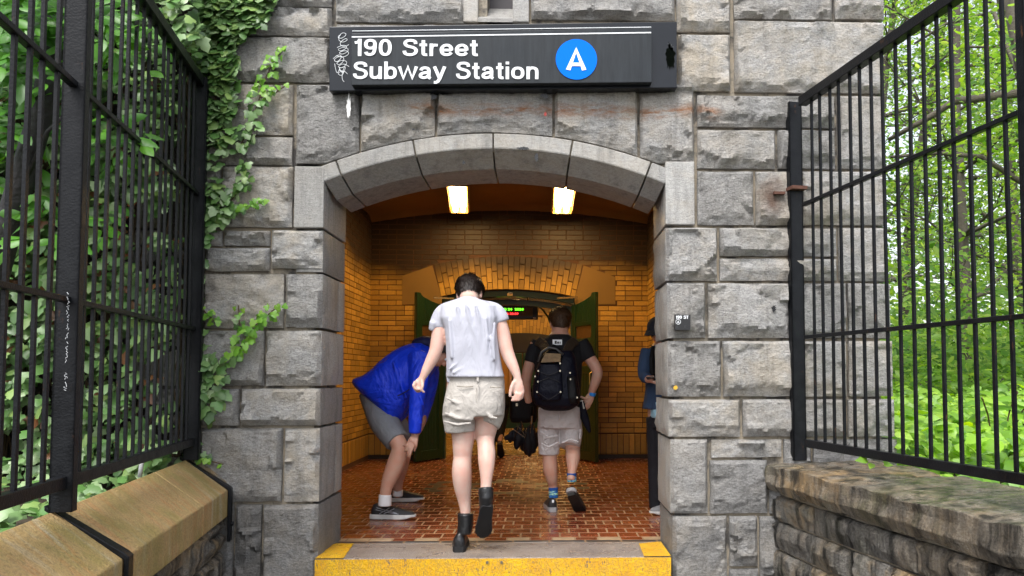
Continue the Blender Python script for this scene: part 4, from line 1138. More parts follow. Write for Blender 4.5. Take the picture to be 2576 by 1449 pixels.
idx = sorted(range(len(Cn[0])), key=lambda i: -Cn[0][i].x)[:285]
single_leaves('leaf', T_IVY, *[[a[i] for i in idx] for a in Cn], M['ivy'], ivy)
a = ivy_sample(495, 700, -160, 1120, 1500, (.02,.12), lambda x, y: x < bx(y) and (y < 300 or random.random() < .22), .03, .08)
b = ivy_sample(-520, 508, -260, 1180, 7000, (.10,.50), lambda x, y: not (noise.noise(Vector((x*.01, y*.008, 7))) > .36 and x > 330) and not (x > 385 and 880 < y < 1010 and random.random() < .9), .045, .088)
leafobj('foliage', T_IVY, *[x+y for x, y in zip(a, b)], M['ivy'], ivy, kind='stuff')
dd = ivy_sample(-100, 500, 200, 1180, 170, (.2,.44), None, .05, .08)
leafobj('dead_foliage', T_IVY, *dd, M['dead'], ivy, kind='stuff')
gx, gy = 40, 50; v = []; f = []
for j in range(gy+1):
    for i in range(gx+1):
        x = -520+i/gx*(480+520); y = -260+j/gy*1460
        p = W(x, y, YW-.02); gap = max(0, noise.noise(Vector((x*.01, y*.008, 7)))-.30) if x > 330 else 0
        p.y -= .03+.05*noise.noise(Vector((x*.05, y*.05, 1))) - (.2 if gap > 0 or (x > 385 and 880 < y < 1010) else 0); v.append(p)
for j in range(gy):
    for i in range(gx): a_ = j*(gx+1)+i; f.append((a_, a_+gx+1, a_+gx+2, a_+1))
mesh('gap_shade_sheet', v, f, plain('stem_gap_shade', (.022,.017,.011), .9, bump=.03, bscale=60, var=.6), ivy, True)  # added stem sheet, coloured dark to stand in for shade between leaves
st = MB()
for k in range(60):
    x = random.uniform(-300, 560); y = 1150; pts = []
    while y > -100 and len(pts) < 12:
        if x > bx(y)-6: x = bx(y)-14
        pts.append(W(x, y, YW-.05)); y -= random.uniform(60, 140); x += random.uniform(-25, 30)
    if len(pts) > 2: st.tube(pts, .006, 5)
st.build('stem', M['stem'], ivy, kind='stuff')
# runners on the bare stone
def runner(path, n, s0, s1, label, mat='ivy_new', new_tip=True):
    P = [W(x, y, YW-.055) for x, y in path]
    t = empty('ivy_runner', P[0], label, 'ivy')
    MB().tube(P, .004, 6).build('stem', plain('green_stem', (.16,.17,.05), .6) if False else M['stem'], t)
    acc = [0]
    for i in range(len(P)-1): acc.append(acc[-1]+(P[i+1]-P[i]).length)
    C = [];Nn = [];T = [];S = []
    for k in range(n):
        d = acc[-1]*(k+random.random())/n; i = max(j for j in range(len(acc)) if acc[j] <= d); i = min(i, len(P)-2)
        p = P[i].lerp(P[i+1], (d-acc[i])/max(1e-6, acc[i+1]-acc[i])); q = d/acc[-1]
        sz = (s0*(1-q)+s1*q)*random.uniform(.8, 1.2)
        off = Vector((random.choice((-1,1))*random.uniform(.1, 1.0)*sz, -random.uniform(.01,.05), random.uniform(-.2,.6)*sz))
        C.append(p+off); Nn.append((random.gauss(0,.4), -1, random.gauss(.35,.35))); T.append((off.x*12+random.gauss(0,.3), -.1, -.8)); S.append(sz)
    h = int(n*.5) if new_tip else 0
    order = sorted(range(n), key=lambda k: k)
    A = [order[:n-h], order[n-h:]]
    for idl, mt in ((A[0], M['ivy']), (A[1], M['ivy_new'])):
        if idl: single_leaves('leaf', T_IVY, [C[i] for i in idl], [Nn[i] for i in idl], [T[i] for i in idl], [S[i] for i in idl], mt, t)
random.seed(5)
runner([(592,385),(625,330),(638,290),(652,250),(664,205),(685,160),(712,120)], 62, .06, .036, 'ivy runner reaching up beside the left end of the sign')
runner([(655,245),(690,235),(716,217)], 10, .045, .03, 'short ivy sprig branching right below the sign corner')
runner([(545,560),(585,500),(612,470),(608,440),(628,408)], 44, .065, .045, 'ivy runner curling up left of the pale springer stone', new_tip=False)
runner([(560,540),(600,530),(635,518),(672,503)], 30, .05, .03, 'thin ivy sprig pointing right at the bare stone')
runner([(520,1045),(540,970),(560,915),(600,880),(630,828),(665,800),(702,768)], 90, .072, .038, 'ivy runner spreading over the tan stone low on the wall')
runner([(606,840),(602,805),(600,768)], 9, .045, .032, 'small upright ivy sprig in the lower cluster')
runner([(485,730),(500,765),(520,790),(545,812)], 18, .045, .034, 'ivy sprig creeping round the corner fence post')
runner([(470,1150),(500,1140),(530,1160),(562,1168)], 12, .05, .03, 'ivy sprig trailing over the end of the sandstone coping')
# ground behind the left wall with creeping ivy
gv = []
mesh('hillside', [(-9,1.2,.38),(Xb+KX*(1.2-YW)-.02,1.2,.38),(Xb-.02,YW-.02,.46),(-9,YW-.02,.9)], [(0,1,2,3)], M['soil'], kind='structure')
C=[];Nn=[];T=[];S=[]
for k in range(480):
    Y = random.uniform(1.9, YW-.1); X = Xb+KX*(Y-YW)-.03-abs(random.gauss(0,.5))
    C.append((X, Y, .43+random.uniform(0,.12)+.10*(Xb-X))); Nn.append((random.gauss(0,.5)+.3, random.gauss(-.5,.4), 1)); T.append((random.gauss(.6,.5), random.gauss(-.3,.5), -.3)); S.append(random.uniform(.05,.09))
leafobj('ground_ivy', T_IVY, C, Nn, T, S, M['ivy'], None, kind='stuff')
pipe = MB().tube([W(352,1200,4.3), W(356,1165,4.3), W(364,1148,4.32), W(400,1140,4.5)], .012, 8).build('pipe', plain('grey_pipe', (.45,.46,.46), .5), None, True, label='small grey conduit pipe showing under the left fence rail', cat='pipe')
MB().tube([W(468,800,YW-.06), W(470,960,YW-.06), W(472,1100,YW-.06)], .012, 8).build('drain_pipe', plain('white_pipe', (.5,.5,.48), .5), None, True, label='thin vertical pipe on the wall behind the left fence corner', cat='pipe')
# leaning dark trunk with big leaved shrub, top left
def limb(mb, pts, r0, r1, n=9):
    mb.tube(pts, list(np.linspace(r0, r1, len(pts))), n)
sh = empty('shrub', W(20, 1150, 3.9), 'leafy shrub with a leaning dark trunk beyond the upper left of the fence', 'shrub')
m = MB(); limb(m, [W(-70,1180,4.0), W(-20,720,3.9), W(35,520,3.8), W(100,300,3.75), W(140,120,3.7), W(165,-150,3.7)], .065, .045, 12)
limb(m, [W(35,520,3.8), W(120,330,3.7), W(215,240,3.7)], .012, .006); m.build('trunk', M['bark_dark'], sh, True)
C=[];Nn=[];T=[];S=[]
tips = [(W(random.gauss(40,130), random.gauss(120,190), random.uniform(3.5,4.3))) for k in range(80)] + [W(250,60,3.6), W(268,85,3.6), W(232,30,3.6), W(245,560,3.9), W(262,388,3.95), W(252,372,3.95)]
for tp in tips:
    for k in range(15):
        a_ = random.uniform(0, 6.28); r = random.uniform(.0,.13)
        C.append(tp+Vector((math.cos(a_)*r, random.gauss(0,.06), math.sin(a_)*r*.8))); Nn.append((random.gauss(0,.5), -.8, random.gauss(.7,.4))); T.append((math.cos(a_), random.gauss(0,.3), math.sin(a_)*.7-.5)); S.append(random.uniform(.07,.12))
leafobj('crown', T_OVAL, C, Nn, T, S, M['shrub'], sh)
# ---------------------------------------------------------------- woods on the right
def gz(x, y): return .28 + .035*(y-5) + .05*noise.noise(Vector((x*.7, y*.7, 0)))
nx, ny = 40, 50; v = []; f = []
for j in range(ny+1):
    for i in range(nx+1):
        x = 1.9 + 46*(i/nx)**1.7 - 0; y = 1.2 + 75*(j/ny)**1.6
        xf = Xc + KX*(min(y, YW)-YW) + .55
        x = max(x, 0)+0; x = xf + (x-1.9) if y < YW else max(XR+.0, XR) + (x-1.9)
        v.append((x, y, gz(x, y)))
for j in range(ny):
    for i in range(nx): a_ = j*(nx+1)+i; f.append((a_, a_+1, a_+nx+2, a_+nx+1))
mesh('hillside', v, f, M['soil'], None, True, kind='structure')
random.seed(31)
def xmin(y): return (Xc+KX*(y-YW)+WR+.02) if y < YW else XR+.06
C=[];Nn=[];T=[];S=[]
while len(C) < 15000:
    y = random.uniform(2.6, 12)**1; x = xmin(y)+abs(random.uniform(0, 1)**1.3)*(1.5+ .62*y)
    h = .12+.26*(1+noise.noise(Vector((x*1.1, y*1.1, 2)))) + .06*(y-4 if y > 4 else 0) * .6
    if y < YW: h = min(h, .24)
    q = random.random()**.45
    C.append((x, y, gz(x, y)+h*q)); Nn.append((random.gauss(-.1,.42), random.gauss(-.42,.42), 1)); T.append((random.gauss(0,.7), random.gauss(-.6,.5), -.45)); S.append(random.uniform(.06,.125))
leafobj('undergrowth', T_HEART, C, Nn, T, S, M['under'], None, kind='stuff')
# a few arching stems with long pale leaves above the undergrowth
sp = empty('wild_plant', W(2500,1120,6.0), 'tall wild plant with long pale leaves arching over the undergrowth', 'plant')
m = MB(); C=[];Nn=[];T=[];S=[]
for (x0, y0, x1, y1) in ((2520,1130,2560,985),(2500,1130,2470,1000),(2540,1120,2590,1010)):
    P = [W(x0,y0,6), W((x0+x1)/2, y0*.4+y1*.6-10, 5.95), W(x1,y1,5.9)]; m.tube(P, .006, 6)
    for k in range(9):
        q = k/8; p = P[0].lerp(P[1], q*2) if q < .5 else P[1].lerp(P[2], q*2-1); s_ = (-1)**k
        C.append(p); Nn.append((random.gauss(0,.2), -.5, 1)); T.append((s_, random.gauss(-.3,.3), .15)); S.append(.17)
m.build('stem', M['stem'], sp); leafobj('leaves', T_OVAL, C, Nn, T, S, M['under'], sp)
def tree(bx_, by_, H, r, seed, label, nleaf, crown0=.25, spread=.33, lean=(0,0), leaf=.10, group='trees in the woods'):
    random.seed(seed); g0 = gz(bx_, by_); t = empty('tree', (bx_, by_, g0), label, 'tree', group)
    m = MB(); tips = []
    P = [Vector((bx_, by_, g0-.2))]; d = Vector((lean[0], lean[1], 1)).normalized(); seg = H/9
    for k in range(9):
        d = (d+Vector((random.gauss(0,.05), random.gauss(0,.05), .05))).normalized(); P.append(P[-1]+d*seg)
    rad = [r*(1-.085*k) for k in range(10)]; m.tube(P, rad, 10)
    for k in range(2, 10):
        if k/9 < crown0: continue
        for q in range(random.choice((2,3,3,4))):
            a_ = random.uniform(0, 6.28); L = H*spread*random.uniform(.6, 1.1)*(1.15-.55*k/9)
            e = Vector((math.cos(a_), math.sin(a_), random.uniform(-.05,.55))).normalized(); b = P[k]; bp = [b]
            for s_ in range(5):
                e = (e+Vector((random.gauss(0,.14), random.gauss(0,.14), random.gauss(.02,.10)))).normalized(); b = b+e*L/5; bp.append(b)
                if s_ > 0:
                    for z_ in range(3):
                        e2 = (e+Vector((random.gauss(0,.7), random.gauss(0,.7), random.gauss(.1,.4)))).normalized(); te = b+e2*L*random.uniform(.15,.4); tips.append(te); m.tube([b, te], [rad[k]*.10, .004], 4, False)
            m.tube(bp, list(np.linspace(rad[k]*.42, .008, 6)), 6, False)
    m.build('trunk', M['bark'], t, True)
    tips = np.array([tuple(p) for p in tips]); n = nleaf; ii = rng.integers(0, len(tips), n)
    sg_ = np.clip(H*.045, .2, .5); C = tips[ii]+rng.normal(0, 1, (n, 3))*np.array([sg_, sg_, sg_*.45])
    Nn = np.stack([rng.normal(0,.55,n), rng.normal(-.2,.55,n), np.abs(rng.normal(1,.4,n))], 1); T = np.stack([rng.normal(0,1,n), rng.normal(0,1,n), rng.normal(-.4,.3,n)], 1)
    leafobj('crown', T_OVAL if by_ < 13 else T_SM, C, Nn, T, rng.uniform(.6, 1.25, n)*leaf, M['tree'], t)
tree(6.2, 11.6, 8.5, .11, 1, 'slender tree nearest the corner of the stone building', 5200, .12, .30, (-.02,-.02), .10)
tree(8.6, 13.5, 10, .16, 2, 'tree with a straight grey trunk behind the undergrowth', 9500, .15, .30, (.05,0), .11)
tree(7.3, 17.5, 12, .17, 3, 'taller tree farther back near the building corner', 6500, .12, .28, (.1,0), .14)
tree(11.5, 18, 12, .2, 4, 'broad tree at the right edge of the woods', 14000, .10, .30, (-.15,0), .14)
tree(12, 26, 15, .24, 5, 'tall pale tree deep in the woods', 9000, .08, .28, (0,0), .18)
tree(17, 27, 15, .24, 6, 'deep woods tree on the far right', 12000, .08, .30, (0,0), .18)
# near tree with crossing limbs seen through the upper bars
random.seed(9); lt = empty('tree', (5.9, 7.4, .3), 'leaning tree whose bare grey limbs cross behind the right fence', 'tree', 'trees in the woods')
m = MB(); limb(m, [Vector((6.2,7.2,.2)), W(2700,800,7.4), W(2660,500,7.5), W(2580,200,7.5), W(2520,-100,7.6)], .10, .06, 10)
limb(m, [W(2665,520,7.5), W(2470,395,7.6), W(2360,385,7.7), W(2240,395,7.8)], .030, .015); limb(m, [W(2600,230,7.5), W(2400,255,7.7), W(2330,300,7.8), W(2235,352,8.0)], .045, .022)
limb(m, [W(2640,400,7.5), W(2500,30,8.5), W(2380,60,8.8), W(2300,110,9)], .028, .012)
m.build('trunk', M['bark'], lt, True)
C=[];Nn=[];T=[];S=[]
for k in range(150):
    tp = W(random.uniform(2380, 2800), random.uniform(-150, 480), random.uniform(6.6, 9))
    if tp.z < 2.8 and random.random() < .5: continue
    for j in range(14):
        C.append(tp+Vector((random.gauss(0,.22), random.gauss(0,.2), random.gauss(0,.08)))); Nn.append((random.gauss(0,.45), random.gauss(-.2,.45), 1)); T.append((random.gauss(0,1), random.gauss(0,1), -.4)); S.append(random.uniform(.06,.11))
leafobj('crown', T_OVAL, C, Nn, T, S, M['tree'], lt)
# far wood mass and understory
n = 20000; C = np.stack([rng.uniform(8, 40, n), rng.uniform(20, 46, n), np.abs(rng.normal(0, 2.3, n))], 1); C[:,2] = C[:,2]+1.0
Nn = np.stack([rng.normal(0,.5,n), rng.normal(-.4,.5,n), np.abs(rng.normal(1,.4,n))], 1); T = rng.normal(0, 1, (n,3)); leafobj('far_woods', T_SM, C, Nn, T, rng.uniform(.2,.5,n), M['tree'], None, kind='stuff')
n = 20000; yy = rng.uniform(8.5, 17, n); xx = XR+.3+rng.uniform(0, 1, n)*(yy*.72); hh = .8+1.6*rng.random(n)**1.3*(.6+.5*np.sin(xx*1.7)*np.cos(yy*1.3))
C = np.stack([xx, yy, .3+hh], 1); Nn = np.stack([rng.normal(0,.5,n), rng.normal(-.5,.5,n), np.abs(rng.normal(1,.4,n))], 1); T = rng.normal(0, 1, (n,3)); leafobj('understory', T_OVAL, C, Nn, T, rng.uniform(.07,.15,n), M['tree'], None, kind='stuff')
# sprig on the coping
spg = empty('seedling', W(2205, 1168, YW-.6), 'small yellow green seedling sprouting on the right coping', 'plant')
c_ = W(2205,1165,YW-.75)
leafobj('leaves', T_HEART, [c_+Vector((-.05,0,.02)), c_+Vector((.02,-.01,.03)), c_+Vector((.04,0,0)), c_+Vector((-.03,-.02,0))], [(0,-.6,.8)]*4, [(-1,0,.1),(.3,-.2,.4),(1,0,-.2),(-.5,-.5,-.5)], [.06,.055,.05,.04], M['under'], spg)
# ================================================================ people
def clothmat(name, c, rough=.8, fold=.02, fscale=(5,5,2.2), fine=300, var=.08, spec=.25, sheen=0, rot=(0,0,0)):
    a = N(name); p = a.pos(); q = a.pos(fscale, rot); f1 = a.noise(q, 2.2, 3, .5, 1.2); f2 = a.noise(q, 6.5, 3, .5, .8)
    col = a.mix(a.noise(p, 8, 4), tuple(x*(1-var) for x in c), tuple(min(1, x*(1+var)) for x in c))
    n = a.bump(f1, fold, 1); n = a.bump(f2, fold*.22, 1, n); n = a.bump(a.noise(p, fine, 2), .0006, 1, n)
    return a.set(col, rough, n, 0, spec)
def skinmat(name, c):
    a = N(name); p = a.pos(); f = a.ramp(a.noise(p, 14, 5, .6), [(.35,0),(.7,1)])
    col = a.mix(f, c, (c[0]*1.02, c[1]*.80, c[2]*.76)); col = a.mix(a.math('MULTIPLY', a.ramp(a.noise(p, 3.5, 3), [(.45,0),(.7,1)]), .35), col, (c[0]*.95, c[1]*.72, c[2]*.66))
    a.set(col, .45, a.bump(a.noise(p, 160, 3), .0012), 0, .4)
    a.b.inputs['Subsurface Weight'].default_value = .12; a.b.inputs['Subsurface Radius'].default_value = (.02,.006,.003); a.b.inputs['Subsurface Scale'].default_value = .4
    return a.m
SK = skinmat('fair_skin', (.60,.43,.36)); SK2 = skinmat('tanned_skin', (.52,.32,.24))
HAIR = N('dark_hair'); _p = HAIR.pos((1,1,.35)); HAIR = HAIR.set(HAIR.mix(HAIR.noise(_p, 90, 4), (.008,.005,.004), (.035,.022,.016)), .38, HAIR.bump(HAIR.noise(_p, 160, 3), .004), 0, .5)
HAIRB = N('brown_hair'); _p = HAIRB.pos((1,1,.35)); HAIRB = HAIRB.set(HAIRB.mix(HAIRB.noise(_p, 90, 4), (.03,.014,.007), (.10,.05,.022)), .45, HAIRB.bump(HAIRB.noise(_p, 160, 3), .004), 0, .4)
class Flesh:
    def __init__(s): s.v = []; s.f = []
    def ring_tube(s, P, A, B, n=20, ex=2.0, cap=.5, ax=None, a_hint=Vector((0,1,0))):
        """P centres, A half widths across the picture plane, B half depths"""
        P = [Vector(p) for p in P]; m = len(P)
        def frame(i):
            if ax: t = Vector(ax)
            else: t = (P[min(i+1, m-1)]-P[max(i-1, 0)])
            t.normalize(); a = t.cross(a_hint)
            if a.length < .15: a = t.cross(Vector((0,0,1)))
            a.normalize(); b = a.cross(t).normalized(); return t, a, b
        rows = []
        t, a, b = frame(0)
        if cap:
            k = cap*min(A[0], B[0])
            for q, sc_ in ((1, .45), (.75, .75), (.35, .93)): rows.append((P[0]-t*k*q, A[0]*sc_, B[0]*sc_, a, b))
        for i in range(m): t, a, b = frame(i); rows.append((P[i], A[i], B[i], a, b))
        if cap:
            k = cap*min(A[-1], B[-1])
            for q, sc_ in ((.35, .93), (.75, .75), (1, .45)): rows.append((P[-1]+t*k*q, A[-1]*sc_, B[-1]*sc_, a, b))
        base = len(s.v)
        for (c, ra, rb, a, b) in rows:
            for k in range(n):
                th = 2*math.pi*k/n; cs, sn = math.cos(th), math.sin(th)
                cs = math.copysign(abs(cs)**(2/ex), cs); sn = math.copysign(abs(sn)**(2/ex), sn)
                s.v.append(c+a*ra*cs+b*rb*sn)
        for i in range(len(rows)-1):
            for k in range(n):
                x = base+i*n+k; y = base+i*n+(k+1) % n; s.f.append((x, y, y+n, x+n))
        s.f.append(tuple(base+k for k in range(n))[::-1]); s.f.append(tuple(base+(len(rows)-1)*n+k for k in range(n)))
        return s
    def limb(s, pts, ratio=1.0, sm=3, **k):
        """pts: (px, py, Y, width_px[, ratio]) measured; smoothed"""
        q = []
        n = len(pts)
        for i in range(n-1):
            p0, p1, p2, p3 = pts[max(i-1,0)], pts[i], pts[i+1], pts[min(i+2, n-1)]
            for j in range(sm):
                t = j/sm; q.append([.5*((2*p1[c])+(-p0[c]+p2[c])*t+(2*p0[c]-5*p1[c]+4*p2[c]-p3[c])*t*t+(-p0[c]+3*p1[c]-3*p2[c]+p3[c])*t**3) for c in range(4)])
        q.append(list(pts[-1][:4]))
        return s.ring_tube([W(a[0], a[1], a[2]) for a in q], [a[3]/2*a[2]/FPX for a in q], [a[3]/2*a[2]/FPX*ratio for a in q], **k)
    def rows(s, rows, ex=2.5, **k):
        """rows: (py, xl, xr, Y, thickness m)"""
        P = [W((r[1]+r[2])/2, r[0], r[3]) for r in rows]
        return s.ring_tube(P, [(r[2]-r[1])/2*r[3]/FPX for r in rows], [r[4]/2 for r in rows], ex=ex, n=32, ax=(0,0,-1), **k)
    def ball(s, c, rx, ry, rz, Rm=None, n=16):
        c = Vector(c); base = len(s.v); Rm = Rm or Matrix.Identity(3)
        for i in range(n+1):
            ph = math.pi*i/n
            for k in range(n): 
                th = 2*math.pi*k/n; s.v.append(c+Rm @ Vector((rx*math.sin(ph)*math.cos(th), ry*math.sin(ph)*math.sin(th), rz*math.cos(ph))))
        for i in range(n):
            for k in range(n):
                a = base+i*n+k; b = base+i*n+(k+1) % n; s.f.append((a, a+n, b+n, b))
        return s
    def build(s, name, mat, parent, vox=.007, it=3, **k):
        o = mesh(name, s.v, s.f, mat, parent, True, **k)
        r = o.modifiers.new('skin', 'REMESH'); r.mode = 'VOXEL'; r.voxel_size = vox; r.use_smooth_shade = True
        if it: m = o.modifiers.new('smooth', 'SMOOTH'); m.factor = .5; m.iterations = it
        return o
def basis(f, u):
    f = Vector(f).normalized(); u = Vector(u); u = (u-f*u.dot(f)).normalized(); r = f.cross(u); return r, f, u   # right, forward, up
def head(fl, c, f, u, s=1.0):
    """skull, jaw, nose, ears on the body surface. c = centre of the skull"""
    r, f, u = basis(f, u); c = Vector(c); Rm = Matrix((r, f, u)).transposed()
    L = lambda x, y, z: c+(r*x+f*y+u*z)*s
    fl.ball(L(0,-.008,.025), .075*s, .094*s, .092*s, Rm); fl.ball(L(0,.02,-.03), .064*s, .070*s, .085*s, Rm); fl.ball(L(0,.045,-.085), .038*s, .036*s, .03*s, Rm)
    fl.ball(L(0,.098,-.022), .012*s, .020*s, .016*s, Rm); fl.ring_tube([L(0,.082,.022), L(0,.100,-.018)], [.008*s,.012*s], [.010*s,.014*s], cap=.6)
    fl.ball(L(0,.083,.036), .045*s, .012*s, .010*s, Rm); fl.ball(L(0,.084,-.058), .022*s, .012*s, .008*s, Rm)
    for sx in (-1, 1): fl.ball(L(sx*.078,.0,-.005), .010*s, .020*s, .031*s, Rm); fl.ball(L(sx*.083,-.010,.006), .007*s, .014*s, .020*s, Rm)
    return L, Rm
def face_bits(L, Rm, person, s, hairmat, brow=True):
    for sx in (-1, 1):
        e = Flesh(); e.ball(L(sx*.031,.081,.012), .012*s, .010*s, .011*s, Rm, 10); mesh('eye', e.v, e.f, M['white'], person, True)
        e = Flesh(); e.ball(L(sx*.031,.090,.012), .0055*s, .003*s, .0055*s, Rm, 8); mesh('pupil', e.v, e.f, tar, person, True)
        e = Flesh(); e.ball(L(sx*.031,.093,.034), .019*s, .005*s, .004*s, Rm, 8); mesh('eyebrow', e.v, e.f, hairmat, person, True)
    e = Flesh(); e.ball(L(0,.0935,-.058), .022*s, .004*s, .005*s, Rm, 8); mesh('mouth', e.v, e.f, plain('lips', (.42,.15,.12), .4), person, True)
def hair(name, c, f, u, s, mat, person, seed=1, nape=-.045, n_str=900, length=.03, top=.010, front=.045):
    r, f, u = basis(f, u); c = Vector(c); Rm = Matrix((r, f, u)).transposed(); rs = random.Random(seed)
    v = []; fcs = []; idx = {}; n1, n2 = 36, 30
    def pt(ph, th, ex=0):
        d = Vector((math.sin(ph)*math.cos(th), math.sin(ph)*math.sin(th), math.cos(ph)))
        thick = top+.006+.007*noise.noise(d*4+Vector((seed,0,0)))+.004*noise.noise(d*13)+(.010 if d.z > .2 else 0)
        lo = max(0, min(1, (d.z+.25)/.45)); thick *= .45+.55*lo
        p = Vector((d.x*(.078+thick+ex), d.y*(.098+thick+ex)-.008, .025+d.z*(.096+thick+ex)))
        if d.z < -.15: p.x *= .96
        return p, d
    def ok(p): return p.z > (front if p.y > .055 else (nape if p.y < -.03 else (-.012 if p.y < .0 else .0+p.y*.75)))
    for i in range(n1+1):
        for k in range(n2):
            p, d = pt(math.pi*i/n1, 2*math.pi*k/n2)
            if ok(p) or True: idx[(i, k)] = len(v); v.append(c+Rm @ (p*s))
    keepf = []
    for i in range(n1):
        for k in range(n2):
            p, _ = pt(math.pi*(i+.5)/n1, 2*math.pi*(k+.5)/n2)
            if ok(p): keepf.append((idx[(i,k)], idx[(i+1,k)], idx[(i+1,(k+1) % n2)], idx[(i,(k+1) % n2)]))
    sv = list(v); sf = list(keepf)
    for q in range(n_str):
        ph = math.acos(rs.uniform(-.5, 1)); th = rs.uniform(0, 2*math.pi); p, d = pt(ph, th)
        if not ok(p): continue
        flow = Vector((d.x*.2+rs.gauss(0,.3), -.5+rs.gauss(0,.3), -.9 if d.z < .75 else rs.gauss(.1,.35))); flow = (flow-d*flow.dot(d)*.85).normalized()
        L_ = length*rs.uniform(.5, 1.2); w_ = .0030
        side = d.cross(flow).normalized()*w_
        a0 = p-d*.002; a1 = p+flow*L_*.5+d*.006; a2 = p+flow*L_+d*rs.uniform(-.001,.006)
        n = len(sv); sv += [c+Rm @ (x*s) for x in (a0-side, a0+side, a1+side*.8, a1-side*.8, a2)]; sf += [(n,n+1,n+2,n+3), (n+3,n+2,n+4)]
    return mesh(name, sv, sf, mat, person, True)
def finger(fl, pts, r0, r1):
    n = len(pts); rr = [r0+(r1-r0)*i/(n-1) for i in range(n)]
    fl.ring_tube(pts, rr, rr, n=10, cap=.9)
def shoe(o, f, u, L, person, upper, sole, name='shoe', wide=1.0, sole_h=.028, collar=.09, shaft=None):
    """o = heel on the ground line, f towards toe, u up"""
    r, f, u = basis(f, u); o = Vector(o); P = lambda y, x, z: o+f*(y*L)+r*(x*L)+u*z
    fl = Flesh()
    sec = [(.0,.06,.05),(.04,.105,.085),(.12,.12,collar),(.25,.12,collar*.98),(.38,.12,collar*.86),(.52,.135,.070),(.68,.15,.055),(.82,.145,.046),(.93,.11,.038),(.99,.05,.026)]
    n = 16; v = []; fc = []
    for (y, hw_, h) in sec:
        for k in range(n+1):
            a = math.pi*k/n; x = math.cos(a)*hw_*wide*(.8 if h > .08 and .2 < k/n < .8 else 1); v.append(P(y, x, sole_h*.6+h*abs(math.sin(a))**.75))
    for i in range(len(sec)-1):
        for k in range(n): a = i*(n+1)+k; fc.append((a, a+1, a+n+2, a+n+1))
    fc.append(tuple(range(n+1))); fc.append(tuple((len(sec)-1)*(n+1)+k for k in range(n, -1, -1)))
    for i in range(len(sec)-1): a = i*(n+1); fc.append((a, a+n+1, a+2*n+1, a+n))
    fl.v = v; fl.f = fc
    if shaft: fl.ring_tube(*shaft, n=18, cap=.15)
    sh_ = fl.build(name, upper, person, .0055, 2)
    sv = []; sf = []
    out = [(y, hw_) for (y, hw_, h) in sec]; out[0] = (-.02, .075); out[-1] = (1.015, .04)
    loop = [(y, x*wide*1.07) for y, x in out]+[(y, -x*wide*1.07) for y, x in reversed(out)]; m = len(loop)
    for (z, k_) in ((0, .93), (.006, 1), (sole_h*.8, 1), (sole_h, .96)):
        for (y, x) in loop: sv.append(P(y+(.0), x*k_, z+(.018 if y > .9 and z < .01 else .006 if y > .8 and z < .01 else 0)))
    for j in range(3):
        for i in range(m): a = j*m+i; b = j*m+(i+1) % m; sf.append((a, b, b+m, a+m))
    sf.append(tuple(range(m))[::-1]); sf.append(tuple(3*m+i for i in range(m)))
    mesh('sole', sv, sf, sole, sh_, False)
    return sh_, P
def cloth_band(name, c, t, ra, rb, h, mat, parent):
    fl = Flesh(); c = Vector(c); t = Vector(t).normalized(); fl.ring_tube([c-t*h/2, c+t*h/2], [ra, ra], [rb, rb], cap=.05); return fl.build(name, mat, parent, .004, 1)
def ridge(fl, pts, Ys, r, lift=.0):
    P = [W(x, y, Ys) for x, y in pts]; n = len(P); rr = [r*(.35+.65*math.sin(math.pi*(i+.5)/n)) for i in range(n)]; fl.ring_tube(P, rr, rr, n=10, cap=.5)
# ---------------------------------------------------------------- man in the white t-shirt
Y = 4.99
p1 = empty('person', F(1168, 1368), 'person in white t-shirt, beige shorts and black ankle boots stepping onto the threshold', 'person')
B = Flesh()
B.rows([(752,1160,1196,Y-.0,.12),(764,1135,1226,Y,.15),(790,1122,1240,Y,.19),(830,1118,1246,Y,.22),(880,1124,1248,Y,.21),(930,1128,1256,Y,.20),(980,1124,1262,Y,.22),(1030,1126,1260,Y,.22)])
B.limb([(1180,785,Y+.02,52),(1179,762,Y+.04,48),(1180,740,Y+.09,46)], 1.0)   # neck
hc1 = W(1181, 741, Y+.12); hf, hu = Vector((.10,.86,-.52)), Vector((0,.5,.86))
L1, Rm1 = head(B, hc1, hf, hu, .95)
# arms
B.limb([(1124,784,Y,34),(1109,815,Y,36),(1103,850,Y-.02,37),(1096,882,Y-.04,33),(1086,905,Y-.05,31),(1074,928,Y-.06,25),(1063,950,Y-.07,18),(1059,958,Y-.07,18)], .95)
B.limb([(1242,786,Y,32),(1259,815,Y,34),(1268,850,Y-.01,35),(1274,880,Y-.03,34),(1284,906,Y-.05,31),(1295,930,Y-.07,25),(1302,950,Y-.08,19),(1302,960,Y-.08,20)], .95)
# left fist
Yh = Y-.07
B.limb([(1060,955,Yh,20),(1054,966,Yh,27),(1050,974,Yh,26)], .62)
for i in range(4):
    d = (i-1.5)*.017
    pts = [W(1044+i*.8, 962+i*2.2, Yh+d*.6-.004), W(1040+i*1.2, 970+i*2.6, Yh+d-.008), W(1044+i*2, 979+i*2.0, Yh+d-.006), W(1052+i*1.5, 980+i*1.4, Yh+d)]
    finger(B, pts, .0115, .0085)
finger(B, [W(1062,962,Yh-.02), W(1063,972,Yh-.03), W(1060,981,Yh-.03), W(1066,986,Yh-.025)], .0125, .0085)
